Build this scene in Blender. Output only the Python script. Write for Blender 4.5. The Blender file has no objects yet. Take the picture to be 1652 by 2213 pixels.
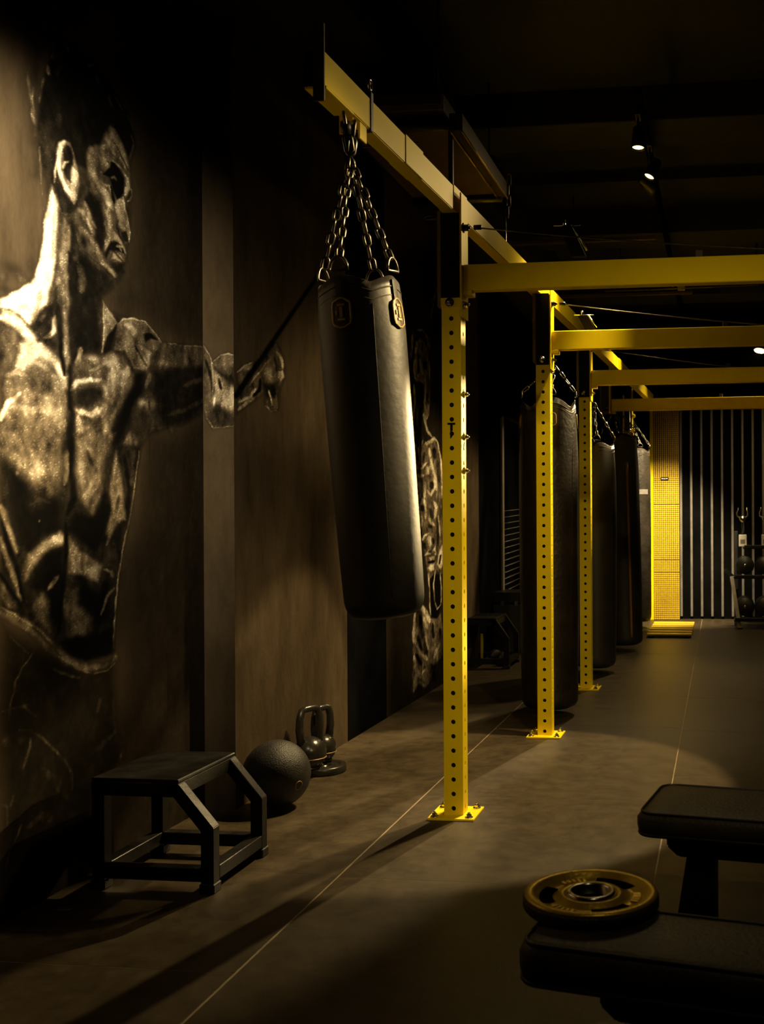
import bpy, bmesh, math, random
import numpy as np
from mathutils import Vector, Matrix, noise

# ------------------------------------------------------------------ camera, light, exposure
S = bpy.context.scene
COL = S.collection
F, CX, CY, EYE, YAW, ROLL = 2300.0, 1275.0, 1115.0, 1.17, math.radians(7.06), 0.005   # lens in px of the 1652x2213 frame

def P(px, py, z=None, d=None, X=None, Y=None):
    """room point seen at a pixel, on the plane of height z / at depth d / on the plane X or Y"""
    ux = (px - CX) - ROLL * (py - CY); uy = (py - CY) + ROLL * (px - CX)
    ca, sa = math.cos(YAW), math.sin(YAW)
    if z is not None: d = F * (EYE - z) / uy
    if X is not None: d = X / (ux / F * ca - sa)
    if Y is not None: d = Y / (ux / F * sa + ca)
    xc = ux * d / F
    return Vector((xc * ca - d * sa, xc * sa + d * ca, EYE - uy * d / F))

cam_d = bpy.data.cameras.new('camera'); cam = bpy.data.objects.new('camera', cam_d); COL.objects.link(cam)
cam.location = (0, 0, EYE)
cam.rotation_euler = (Matrix.Rotation(YAW, 3, 'Z') @ Matrix.Rotation(math.pi / 2, 3, 'X') @ Matrix.Rotation(-ROLL, 3, 'Z')).to_euler()
cam_d.sensor_fit = 'HORIZONTAL'; cam_d.sensor_width = 36.0; cam_d.lens = F / 1652 * 36.0
cam_d.shift_x = -(CX - 826) / 1652; cam_d.shift_y = (CY - 1106.5) / 1652
cam_d.clip_start = 0.05
cam_d.dof.use_dof = True; cam_d.dof.focus_distance = 4.6; cam_d.dof.aperture_fstop = 9.0
S.camera = cam

W = bpy.data.worlds.new('world'); S.world = W; W.use_nodes = True
W.node_tree.nodes['Background'].inputs[0].default_value = (1.0, 0.85, 0.62, 1)
W.node_tree.nodes['Background'].inputs[1].default_value = 0.003
S.view_settings.view_transform = 'Standard'; S.view_settings.look = 'None'
S.view_settings.exposure = 0.0; S.view_settings.gamma = 1.0; S.view_settings.use_curve_mapping = False

WARM = (1.0, 0.73, 0.34); WARM2 = (1.0, 0.82, 0.52)
def spot(name, loc, target, watts, angle, blend=0.6, size=0.05, color=WARM):
    l = bpy.data.lights.new(name, 'SPOT'); l.energy = watts; l.color = color
    l.spot_size = math.radians(angle); l.spot_blend = blend; l.shadow_soft_size = size
    o = bpy.data.objects.new(name, l); COL.objects.link(o); o.location = loc
    o.rotation_euler = (Vector(target) - Vector(loc)).to_track_quat('-Z', 'Y').to_euler()
    return o
#LIGHTS
# track spots of the visible row (heads built below at the same places): narrow core plus wide spill
spot('track_light_a', (-0.42, 5.50, 3.04), (-1.15, 4.62, 0.0), 430, 43, 0.06, 0.045)
spot('track_light_a_spill', (-0.42, 5.50, 3.04), (-0.80, 4.9, 0.0), 9, 165, 1.0, 0.03)
spot('track_light_b', (-0.42, 5.98, 3.04), (-1.94, 4.85, 0.65), 340, 56, 0.95, 0.12)
spot('track_light_b_spill', (-0.42, 5.98, 3.04), (-0.9, 5.2, 0.0), 9, 165, 1.0, 0.03)
spot('track_light_c', (-0.45, 8.72, 3.0), (-1.0, 7.4, 0.2), 130, 70, 0.8, 0.03)
spot('track_light_d', (0.43, 11.2, 2.95), (-0.6, 10.4, 0.0), 60, 90, 0.7, 0.03)
# unseen spots added to brighten things, outside the frame or hidden behind the rig's beams: on the uprights, on the bags, on the back wall, behind the camera
spot('added_spot_e', (2.5, 10.5, 2.45), (-0.97, 4.05, 1.25), 5400, 12, 0.45, 0.05)
spot('added_spot_f', (-0.12, 8.15, 3.12), (-0.92, 5.6, 1.45), 900, 17, 0.5, 0.035)
spot('added_spot_h', (-0.05, 9.60, 3.12), (-0.88, 7.15, 1.45), 800, 17, 0.5, 0.035)
spot('added_spot_i', (1.2, 7.5, 3.1), (-1.04, 3.4, 2.42), 300, 16, 0.8, 0.035)
spot('added_spot_g', (1.9, 4.3, 3.1), (-1.10, 2.80, 1.65), 1500, 22, 0.9, 0.10)
spot('added_spot_j', (1.6, 7.4, 3.1), (-0.90, 6.3, 1.75), 750, 17, 0.9, 0.05)
spot('added_spot_k', (1.6, 9.3, 3.1), (-0.90, 8.4, 1.6), 650, 22, 0.9, 0.05)
spot('added_spot_l', (0.2, 8.2, 3.15), (0.15, 11.6, 1.1), 105, 44, 0.9, 0.05)
spot('added_spot_near', (1.6, -0.5, 3.2), (-0.5, 5.0, 0.45), 330, 32, 0.85, 0.05)
spot('added_spot_m', (0.3, 1.3, 3.2), (-0.6, 2.1, 0.0), 12, 90, 1.0, 0.08)
spot('added_spot_n', (1.3, 8.2, 3.1), (-1.94, 6.9, 1.1), 700, 24, 0.8, 0.05)
spot('added_spot_o', (1.2, 11.6, 3.0), (-0.78, 10.0, 1.75), 320, 26, 0.8, 0.05)
spot('added_spot_p', (0.6, 11.0, 3.05), (-1.94, 9.65, 1.3), 90, 28, 0.8, 0.05)
# the washer on the mural and the downlight on the mosaic pillar
spot('mural_light', (-1.50, 2.06, 2.30), (-2.07, 2.78, 1.96), 390, 75, 1.0, 0.05, WARM2)
spot('mosaic_light', (-0.25, 10.0, 2.9), (-0.66, 11.7, 0.70), 1150, 46, 0.8, 0.03, (1, .8, .45))
#ENDLIGHTS

# ------------------------------------------------------------------ materials
def mat(name, color=(.5, .5, .5), rough=.5, metal=0.0, var=0.0, vscale=8.0, bump=0.0, bscale=60.0, streak=None, spec=0.5, emit=None, dark=None, tint=None, nrough=.62):
    m = bpy.data.materials.new(name); m.use_nodes = True; nt = m.node_tree; b = nt.nodes['Principled BSDF']
    b.inputs['Base Color'].default_value = (*color, 1); b.inputs['Roughness'].default_value = rough
    b.inputs['Metallic'].default_value = metal; b.inputs['Specular IOR Level'].default_value = spec
    if tint: b.inputs['Specular Tint'].default_value = (*tint, 1)
    tc = nt.nodes.new('ShaderNodeTexCoord')
    if emit:
        b.inputs['Emission Color'].default_value = (*emit[0], 1); b.inputs['Emission Strength'].default_value = emit[1]
    if var or streak:
        mp = nt.nodes.new('ShaderNodeMapping'); nt.links.new(tc.outputs['Object'], mp.inputs[0])
        if streak: mp.inputs['Scale'].default_value = streak
        n = nt.nodes.new('ShaderNodeTexNoise'); n.inputs['Scale'].default_value = vscale; n.inputs['Detail'].default_value = 7; n.inputs['Roughness'].default_value = nrough
        nt.links.new(mp.outputs[0], n.inputs['Vector'])
        r = nt.nodes.new('ShaderNodeValToRGB'); r.color_ramp.elements[0].position = .3; r.color_ramp.elements[1].position = .72
        lo = dark or tuple(c * (1 - var) for c in color); hi = tuple(min(1, c * (1 + var)) for c in color)
        r.color_ramp.elements[0].color = (*lo, 1); r.color_ramp.elements[1].color = (*hi, 1)
        nt.links.new(n.outputs['Fac'], r.inputs[0]); nt.links.new(r.outputs[0], b.inputs['Base Color'])
        rr = nt.nodes.new('ShaderNodeMapRange'); rr.inputs['To Min'].default_value = max(.02, rough - .1); rr.inputs['To Max'].default_value = min(1, rough + .1)
        nt.links.new(n.outputs['Fac'], rr.inputs['Value']); nt.links.new(rr.outputs[0], b.inputs['Roughness'])
    if bump:
        n2 = nt.nodes.new('ShaderNodeTexNoise'); n2.inputs['Scale'].default_value = bscale; n2.inputs['Detail'].default_value = 6
        nt.links.new(tc.outputs['Object'], n2.inputs['Vector'])
        bp = nt.nodes.new('ShaderNodeBump'); bp.inputs['Strength'].default_value = bump; bp.inputs['Distance'].default_value = .01
        nt.links.new(n2.outputs['Fac'], bp.inputs['Height']); nt.links.new(bp.outputs[0], b.inputs['Normal'])
    return m

M = dict(
    yellow=mat('yellow_powder_coat', (.94, .71, .007), .46, 0, .10, 3, .04, 240, spec=.14, tint=(1, .78, .22)),
    black_steel=mat('black_steel', (.012, .012, .013), .42, 0, .3, 9, .05, 150),
    worn_black=mat('worn_black_steel', (.007, .006, .005), .45, 0, .8, 14, .1, 90, spec=.28),
    dark_plate=mat('dark_bronze_plate', (.05, .03, .02), .5, .3, .3, 12),
    chrome=mat('chrome', (.62, .60, .57), .2, 1.0),
    chain=mat('chain_steel', (.13, .115, .09), .36, 1.0, .4, 40),
    leather=mat('black_leather', (.024, .020, .015), .5, 0, .35, 7, .10, 42),
    leather2=mat('brown_black_leather', (.022, .017, .012), .42, 0, .5, 6, .3, 40),
    patch=mat('leather_patch', (.05, .035, .015), .42, .2, .3, 30),
    stripe=mat('ochre_piping', (.42, .22, .04), .6, 0, .25, 20),
    rubber=mat('black_rubber', (.02, .018, .016), .5, 0, .4, 20, .35, 210),
    iron=mat('cast_iron_enamel', (.02, .018, .014), .28, 0, .3, 12, .06, 80),
    vinyl=mat('bench_vinyl', (.034, .025, .014), .5, 0, .45, 11, .2, 120),
    vinyl_side=mat('bench_vinyl_side', (.010, .010, .012), .45, 0, .3, 9, .1, 90),
    gold=mat('gold_plate_paint', (.62, .43, .04), .33, .6, .3, 10, .1, 120),
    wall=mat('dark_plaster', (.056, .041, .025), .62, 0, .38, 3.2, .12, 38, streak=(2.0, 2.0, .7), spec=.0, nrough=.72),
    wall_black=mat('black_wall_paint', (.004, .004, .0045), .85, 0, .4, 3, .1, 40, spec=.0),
    ceiling=mat('black_ceiling', (.006, .0055, .005), .75, 0, .5, 3, .2, 26),
    tile=mat('floor_tile', (.056, .041, .022), .42, 0, .55, 9, .14, 330, spec=.28, nrough=.8),
    lit_joint=mat('lit_edge_joint', (.26, .19, .11), .7, 0, .3, 9),  # pale colour imitates the light along the tile edges
    slat=mat('grey_aluminium_slat', (.20, .18, .165), .5, .3, .2, 10),
    mosaic=mat('yellow_mosaic', (.85, .55, .02), .4, 0, .14, 6),
    mosaic_joint=mat('mosaic_joint', (.07, .035, .004), .8),
    wood=mat('brown_panel', (.10, .062, .035), .55, 0, .3, 5),
    yellow_shaded=mat('shaded_yellow_bracket', (.16, .12, .03), .5, 0, .2, 9),  # duller copy of the rig's yellow, with the shade put into the colour
    glass=mat('dark_mirror', (.05, .055, .06), .08, .9),
    white=mat('white_marble', (.62, .58, .52), .45, 0, .15, 20),
    lamp=mat('lamp_lens', (1, .85, .5), .4, emit=((1.0, .72, .26), 5.0)),
    letter=mat('black_letter_sticker', (.004, .004, .004), .65, spec=.15),
    thread=mat('gold_thread', (.38, .26, .09), .45, .2),
)

# ------------------------------------------------------------------ mesh helpers
class MB:
    """collects shapes; link() makes ONE mesh object"""
    def __init__(s): s.v = []; s.f = []; s.sm = []
    def add(s, vs, fs, smooth=False):
        k = len(s.v); s.v += [tuple(v) for v in vs]; s.f += [tuple(i + k for i in f) for f in fs]; s.sm += [smooth] * len(fs); return s
    def box(s, a, b, bev=0.0, rot=None, org=None):
        a, b = [min(x, y) for x, y in zip(a, b)], [max(x, y) for x, y in zip(a, b)]
        bm = bmesh.new(); bmesh.ops.create_cube(bm, size=1.0)
        c = Vector([(x + y) / 2 for x, y in zip(a, b)]); d = [y - x for x, y in zip(a, b)]
        for v in bm.verts: v.co = Vector((v.co.x * d[0], v.co.y * d[1], v.co.z * d[2]))
        if bev: bmesh.ops.bevel(bm, geom=bm.edges[:] + bm.verts[:], offset=min(bev, min(d) * .45), segments=2 if bev > .004 else 1, affect='EDGES', profile=.5)
        m = rot if rot else Matrix.Identity(3)
        o = Vector(org) if org is not None else None
        vs = [(m @ (v.co + c - o) + o) if o is not None else m @ v.co + c for v in bm.verts]
        bm.verts.index_update(); s.add(vs, [[v.index for v in f.verts] for f in bm.faces]); bm.free(); return s
    def tube(s, pts, r, n=8, closed=False, smooth=True, caps=True):
        pts = [Vector(p) for p in pts]; rs = r if isinstance(r, (list, tuple)) else [r] * len(pts)
        N = len(pts); vs = []; fs = []; prev = None
        for i, p in enumerate(pts):
            t = (pts[(i + 1) % N] - pts[i - 1]) if closed else (pts[min(i + 1, N - 1)] - pts[max(i - 1, 0)])
            t.normalize()
            if prev is None:
                u = t.orthogonal().normalized()
            else:
                u = prev - t * prev.dot(t); u.normalize()
            prev = u; w = t.cross(u)
            for k in range(n):
                a = 2 * math.pi * k / n; vs.append(p + (u * math.cos(a) + w * math.sin(a)) * rs[i])
        for i in range(N if closed else N - 1):
            j = (i + 1) % N
            for k in range(n):
                fs.append((i * n + k, i * n + (k + 1) % n, j * n + (k + 1) % n, j * n + k))
        if caps and not closed:
            fs.append(tuple(range(n - 1, -1, -1))); fs.append(tuple((N - 1) * n + k for k in range(n)))
        return s.add(vs, fs, smooth)
    def lathe(s, prof, n=24, c=(0, 0, 0), axis='Z', smooth=True, fn=None, rot=None):
        vs = []; fs = []; c = Vector(c)
        for i, (r, z) in enumerate(prof):
            for k in range(n):
                a = 2 * math.pi * k / n; rr = r * (fn(a, z) if fn else 1)
                p = Vector((rr * math.cos(a), rr * math.sin(a), z))
                if axis == 'X': p = Vector((p.z, p.x, p.y))
                if axis == 'Y': p = Vector((p.y, p.z, p.x))
                if rot: p = rot @ p
                vs.append(c + p)
        L = len(prof)
        for i in range(L - 1):
            for k in range(n):
                fs.append((i * n + k, i * n + (k + 1) % n, (i + 1) * n + (k + 1) % n, (i + 1) * n + k))
        if prof[0][0] > 1e-5: fs.append(tuple(range(n - 1, -1, -1)))
        if prof[-1][0] > 1e-5: fs.append(tuple((L - 1) * n + k for k in range(n)))
        return s.add(vs, fs, smooth)
    def prism(s, poly, z0, z1, fn):
        """poly of 2D points extruded z0..z1; fn maps (a, b, z) to 3D"""
        n = len(poly); vs = [fn(a, b, z0) for a, b in poly] + [fn(a, b, z1) for a, b in poly]
        fs = [tuple(range(n - 1, -1, -1)), tuple(range(n, 2 * n))] + [(i, (i + 1) % n, n + (i + 1) % n, n + i) for i in range(n)]
        return s.add(vs, fs)
    def mesh(s, name):
        me = bpy.data.meshes.new(name); me.from_pydata(s.v, [], s.f)
        me.polygons.foreach_set('use_smooth', s.sm)
        bm = bmesh.new(); bm.from_mesh(me); bmesh.ops.recalc_face_normals(bm, faces=bm.faces[:]); bm.to_mesh(me); bm.free()
        me.update(); return me
    def link(s, name, m, parent=None, label=None, kind=None):
        return put(name, s.mesh(name), m, parent, label, kind)

def put(name, me, m, parent=None, label=None, kind=None):
    if m and not me.materials: me.materials.append(M[m] if isinstance(m, str) else m)
    o = bpy.data.objects.new(name, me); COL.objects.link(o)
    if parent: o.parent = parent
    if label: o['label'] = label
    if kind: o['kind'] = kind
    return o
def thing(name, label, cat, loc=(0, 0, 0), rot=None, group=None):
    o = bpy.data.objects.new(name, None); COL.objects.link(o); o.location = loc; o.empty_display_size = .1
    if rot is not None: o.rotation_euler = rot
    o['label'] = label; o['category'] = cat
    if group: o['group'] = group
    return o
def tag(o, label, cat, group=None):
    o['label'] = label; o['category'] = cat
    if group: o['group'] = group
    return o
def hexbolt(mb, c, axis, r=.011, h=.012, washer=True):
    """hex head with washer and stud end, pointing along +axis"""
    ax = Vector(axis).normalized(); q = Vector((0, 0, 1)).rotation_difference(ax).to_matrix()
    if washer: mb.lathe([(0, 0), (r * 1.5, 0), (r * 1.5, .003), (0, .003)], 14, c, rot=q)
    mb.lathe([(r, .003), (r, .003 + h * .8), (r * .8, .003 + h), (0, .003 + h)], 6, c, smooth=False, rot=q)
    mb.lathe([(r * .5, .003 + h), (r * .5, .009 + h), (0, .009 + h)], 8, c, rot=q)
    return mb
def link_mesh(L, w, r, n=14, k=6):
    """one stadium-shaped chain link along Z, flat in XZ"""
    R = w / 2 - r; H = L / 2 - w / 2; pts = []
    for i in range(n):
        a = 2 * math.pi * i / n
        pts.append((R * math.cos(a), 0, R * math.sin(a) + (H if math.sin(a) >= 0 else -H)))
    return MB().tube(pts, r, k, closed=True).mesh('chain_link')
# ------------------------------------------------------------------ room
def struct(name, mb, m, parent=None, label=None):
    return mb.link(name, m, parent, label, None if parent else 'structure')
XW1, XW2, YC = -2.07, -1.94, P(510, 1748, X=-1.94).y          # mural plane, column plane, column corner
CEIL = 3.5
fl = struct('floor', MB().box((-2.3, -1.5, -.06), (4.2, 12.3, -.0006)), 'lit_joint')
tile_cache = {}
def floor_tile(x0, x1, y0, y1):
    g = .0028; h = .0011; key = (round(x1 - x0, 3), round(y1 - y0, 3))
    if key not in tile_cache:
        tile_cache[key] = MB().box((g, h, -.012), (x1 - x0 - g, y1 - y0 - h, 0), .0005).mesh('floor_tile')
    o = put('floor_tile', tile_cache[key], 'tile', fl); o.location = (x0, y0, 0)
cols = [(-2.27, -1.245, [-1.4, .45, 1.5, 2.60, 3.35, 4.40, 5.45, 6.5, 7.55, 8.6, 9.65, 10.7, 12.2]),
        (-1.245, -.22, [-1.4, .30, 1.3, 2.31, 3.33, 4.35, 5.89, 6.9, 7.95, 9.0, 10.05, 11.1, 12.2]),
        (-.22, .805, [-1.4, .65, 1.7, 2.75, 3.76, 4.785, 5.8, 6.85, 7.9, 8.95, 10.0, 11.0, 12.2]),
        (.805, 1.83, [-1.4, .3, 1.3, 2.3, 3.3, 4.35, 5.4, 6.4, 7.4, 8.4, 9.4, 10.4, 12.2]),
        (1.83, 2.855, [-1.4, .65, 1.7, 2.75, 3.76, 4.785, 5.8, 6.85, 7.9, 8.95, 10.0, 11.0, 12.2]),
        (2.855, 4.1, [-1.4, .3, 1.3, 2.3, 3.3, 4.35, 5.4, 6.4, 7.4, 8.4, 9.4, 10.4, 12.2])]
for x0, x1, ys in cols:
    for a, b in zip(ys, ys[1:]): floor_tile(x0, x1, a, b)

ceil = struct('ceiling', MB().box((-2.3, -1.5, CEIL), (4.2, 12.3, CEIL + .15)), 'ceiling')
for y in (3.46, 5.76, 8.06, 10.36):
    MB().box((-1.45, y, CEIL - .19), (4.15, y + .42, CEIL + .02), .006).link('ceiling_beam', 'ceiling', ceil)
MB().box((-2.06, -1.4, CEIL - .32), (-1.45, 12.0, CEIL + .02), .006).link('ceiling_soffit', 'ceiling', ceil)
for y in (6.55, 7.2):   # cable trays across the ceiling
    MB().box((-1.4, y, 3.44), (4.1, y + .10, 3.5)).link('ceiling_batten', 'ceiling', ceil)

wl = struct('wall_left', MB().box((-2.25, -1.4, 0), (XW1 - .004, 12.2, CEIL)), 'wall')
struct('wall_back', MB().box((-2.2, 12.1, 0), (4.2, 12.3, CEIL)), 'wall_black')
wb = bpy.data.objects['wall_back']
struct('wall_right', MB().box((4.1, -1.4, 0), (4.25, 12.2, CEIL)), 'wall_black')
struct('wall_front', MB().box((-2.2, -1.5, 0), (4.2, -1.4, CEIL)), 'wall_black')
# the stretch of wall that stands 13 cm forward from the column on; black painted strip, panel, black end
YS0, YS1 = P(752, 1598, X=XW2).y, P(836, 1546, X=XW2).y
Y3 = P(975, 1470, X=XW2).y
MB().box((XW1 - .005, YS0, 0), (XW2 + .0006, YS1, CEIL - .3)).link('wall_strip', 'wall_black', wl, 'black painted strip of wall')
MB().box((XW1 - .01, YC + .002, 0), (XW2 - .002, 8.4, CEIL - .3)).link('wall_column', 'wall', wl)
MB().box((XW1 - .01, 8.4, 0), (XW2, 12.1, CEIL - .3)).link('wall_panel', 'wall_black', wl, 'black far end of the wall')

# grey vertical slats on the back wall
for i in range(24):
    px = 1474 + 22.2 * i
    p = P(px, 1338, Y=12.08)
    MB().box((p.x - .013, 12.06, .03), (p.x + .013, 12.1, 2.38), .003).link('wall_slat', 'slat', wb)

# yellow mosaic pillar by the back wall
x0, x1 = P(1407, 1338, Y=11.93).x, P(1470, 1338, Y=11.93).x
mp = thing('mosaic_pillar', 'bright yellow mosaic-tiled pillar beside the grey slatted wall', 'pillar', ((x0 + x1) / 2, 12.0, 0))
hw = (x1 - x0) / 2
MB().box((-hw, -.05, 0), (hw, .10, 2.45), .002).link('pillar_core', 'mosaic_joint', mp)
MB().box((-hw - .002, -.062, 0), (-hw + .036, -.03, 2.45), .003).link('corner_trim', 'yellow', mp, 'plain yellow corner trim')
tl = MB(); nx = 13; sx = (2 * hw - .04) / nx; z = .004; r = 0
random.seed(4)
while z < 2.43:
    for i in range(nx):
        a = -hw + .04 + i * sx; q = .0036 if z < 1.6 else .0052
        tl.box((a + q, -.0575 - random.random() * .001, z + (.0036 if z < 1.6 else .0012)), (a + sx - q, -.049, z + sx - .0036))
    z += sx; r += 1
    if r in (24, 30, 58): z += .006
tl.link('mosaic_tiles', 'mosaic', mp, kind='stuff')
nb = MB().box((-.045, -.066, 1.565), (.045, -.056, 1.60), .002).link('name_plate', 'letter', mp, 'small dark name plate')
MB().box((-.034, -.068, 1.578), (-.012, -.0655, 1.588)).box((-.006, -.068, 1.576), (.008, -.0655, 1.588)).box((.014, -.068, 1.579), (.034, -.0655, 1.588)).link('lettering', 'white', nb)

# slatted step in front of the pillar
sp0, sp1 = P(1397, 1372, z=.03), P(1495, 1372, z=.03)
ya = sp0.y; yb = P(1440, 1343, z=.03).y
st = thing('slatted_step', 'low yellow slatted step in front of the mosaic pillar', 'step', ((sp0.x + sp1.x) / 2, (ya + yb) / 2, 0))
hx = (sp1.x - sp0.x) / 2; hy = min(11.88 - (ya + yb) / 2, (yb - ya) / 2)
for i in range(6):
    y = -hy + (i + .5) * 2 * hy / 6
    MB().box((-hx, y - hy * .085, .018), (hx, y + hy * .085, .034), .003).link('slat', 'mosaic', st)
MB().box((-hx + .005, -hy, .004), (hx - .005, hy, .010)).link('gap_darkener', 'letter', st)  # black sheet added below the slats to darken the gaps
for s in (-1, 1): MB().box((s * hx * .8 - .02, -hy, 0.0), (s * hx * .8 + .02, hy, .018)).link('bearer', 'letter', st)

# framed mirror on the far left wall
ym0, ym1 = P(1080, 1100, X=XW2).y, P(1126, 1100, X=XW2).y
zb, zt = .40, 2.07
mi = thing('wall_mirror', 'tall grey-framed dark mirror leaning on the far left wall', 'mirror', (XW2, (ym0 + ym1) / 2, zb))
h = (ym1 - ym0) / 2; H2 = zt - zb
MB().box((.002, -h, 0), (.012, h, H2)).link('mirror_glass', 'glass', mi)
MB().box((.002, -h, 0), (.03, -h + .07, H2), .004).link('frame_side', 'slat', mi)
MB().box((.002, h - .07, 0), (.03, h, H2), .004).link('frame_side', 'slat', mi)
MB().box((.002, -h, H2 - .025), (.03, h, H2), .004).link('frame_top', 'chrome', mi)
ntm = MB().box((.03, h - .09, 0), (.034, h + .002, .008)).mesh('notch')
for k in range(26): put('notch', ntm, 'black_steel', mi).location.z = .06 + k * .062
for k in range(14): MB().tube([(.02, -h + .05, .10 + k * .055), (.02, h - .06, .125 + k * .055)], .003, 5).link('wire_bar', 'slat', mi)
# ------------------------------------------------------------------ yellow rig
RX = lambda y: -1.043 + (y - 4.046) * .0437      # centre line of the rig over the floor
posts = [(P(981, 1766, z=0), .0561, 36, .026), (P(1178, 1592.5, z=0), .0545, 37, .022), (P(1267, 1490, z=0), .0558, 36, .036)]
rig = thing('gym_rig', 'yellow perforated steel gym rig with uprights and crossbeams along the wall', 'gym rig', (posts[0][0].x, posts[0][0].y, 0))
R0 = Vector(rig.location)
PW = .0762
def rl(mb, name, m, parent=rig, **k): return mb.link(name, m, parent, **k)
def perforated(mb, c, w, z0, z1, hz, hr, wall=.004):
    """square tube with a row of real holes down each face"""
    n = 12
    for s in range(4):
        q = Matrix.Rotation(s * math.pi / 2, 3, 'Z')
        def T(x, z, dy=0.0): return c + q @ Vector((x, -w / 2 + dy, z))
        zz = z0
        for h in hz:
            a, b = h - .02, h + .02
            if a > zz: mb.add([T(-w / 2, zz), T(w / 2, zz), T(w / 2, a), T(-w / 2, a)], [(0, 1, 2, 3)])
            ring = [(hr * math.cos(2 * math.pi * k / n), h + hr * math.sin(2 * math.pi * k / n)) for k in range(n)]
            outer = []
            for k in range(n):
                ca, sa = math.cos(2 * math.pi * k / n), math.sin(2 * math.pi * k / n)
                t = min((w / 2) / abs(ca) if abs(ca) > 1e-6 else 9, .02 / abs(sa) if abs(sa) > 1e-6 else 9)
                outer.append((ca * t, h + sa * t))
            # snap the four diagonal points to the corners
            for k in range(n):
                nx = outer[k]
            vs = [T(*p) for p in outer] + [T(*p) for p in ring] + [T(p[0], p[1], wall) for p in ring]
            fs = [(k, (k + 1) % n, n + (k + 1) % n, n + k) for k in range(n)] + [(n + k, n + (k + 1) % n, 2 * n + (k + 1) % n, 2 * n + k) for k in range(n)]
            cor = [(-w / 2, a), (w / 2, a), (w / 2, b), (-w / 2, b)]; k0 = len(vs); vs += [T(*p) for p in cor]
            for ci, p in enumerate(cor):   # close the corner triangles
                ang = math.atan2(p[1] - h, p[0]) % (2 * math.pi); k = int(ang / (2 * math.pi / n))
                fs.append((k, k0 + ci, (k + 1) % n))
            mb.add(vs, fs); zz = b
        mb.add([T(-w / 2, zz), T(w / 2, zz), T(w / 2, z1), T(-w / 2, z1)], [(0, 1, 2, 3)])
    return mb

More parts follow.
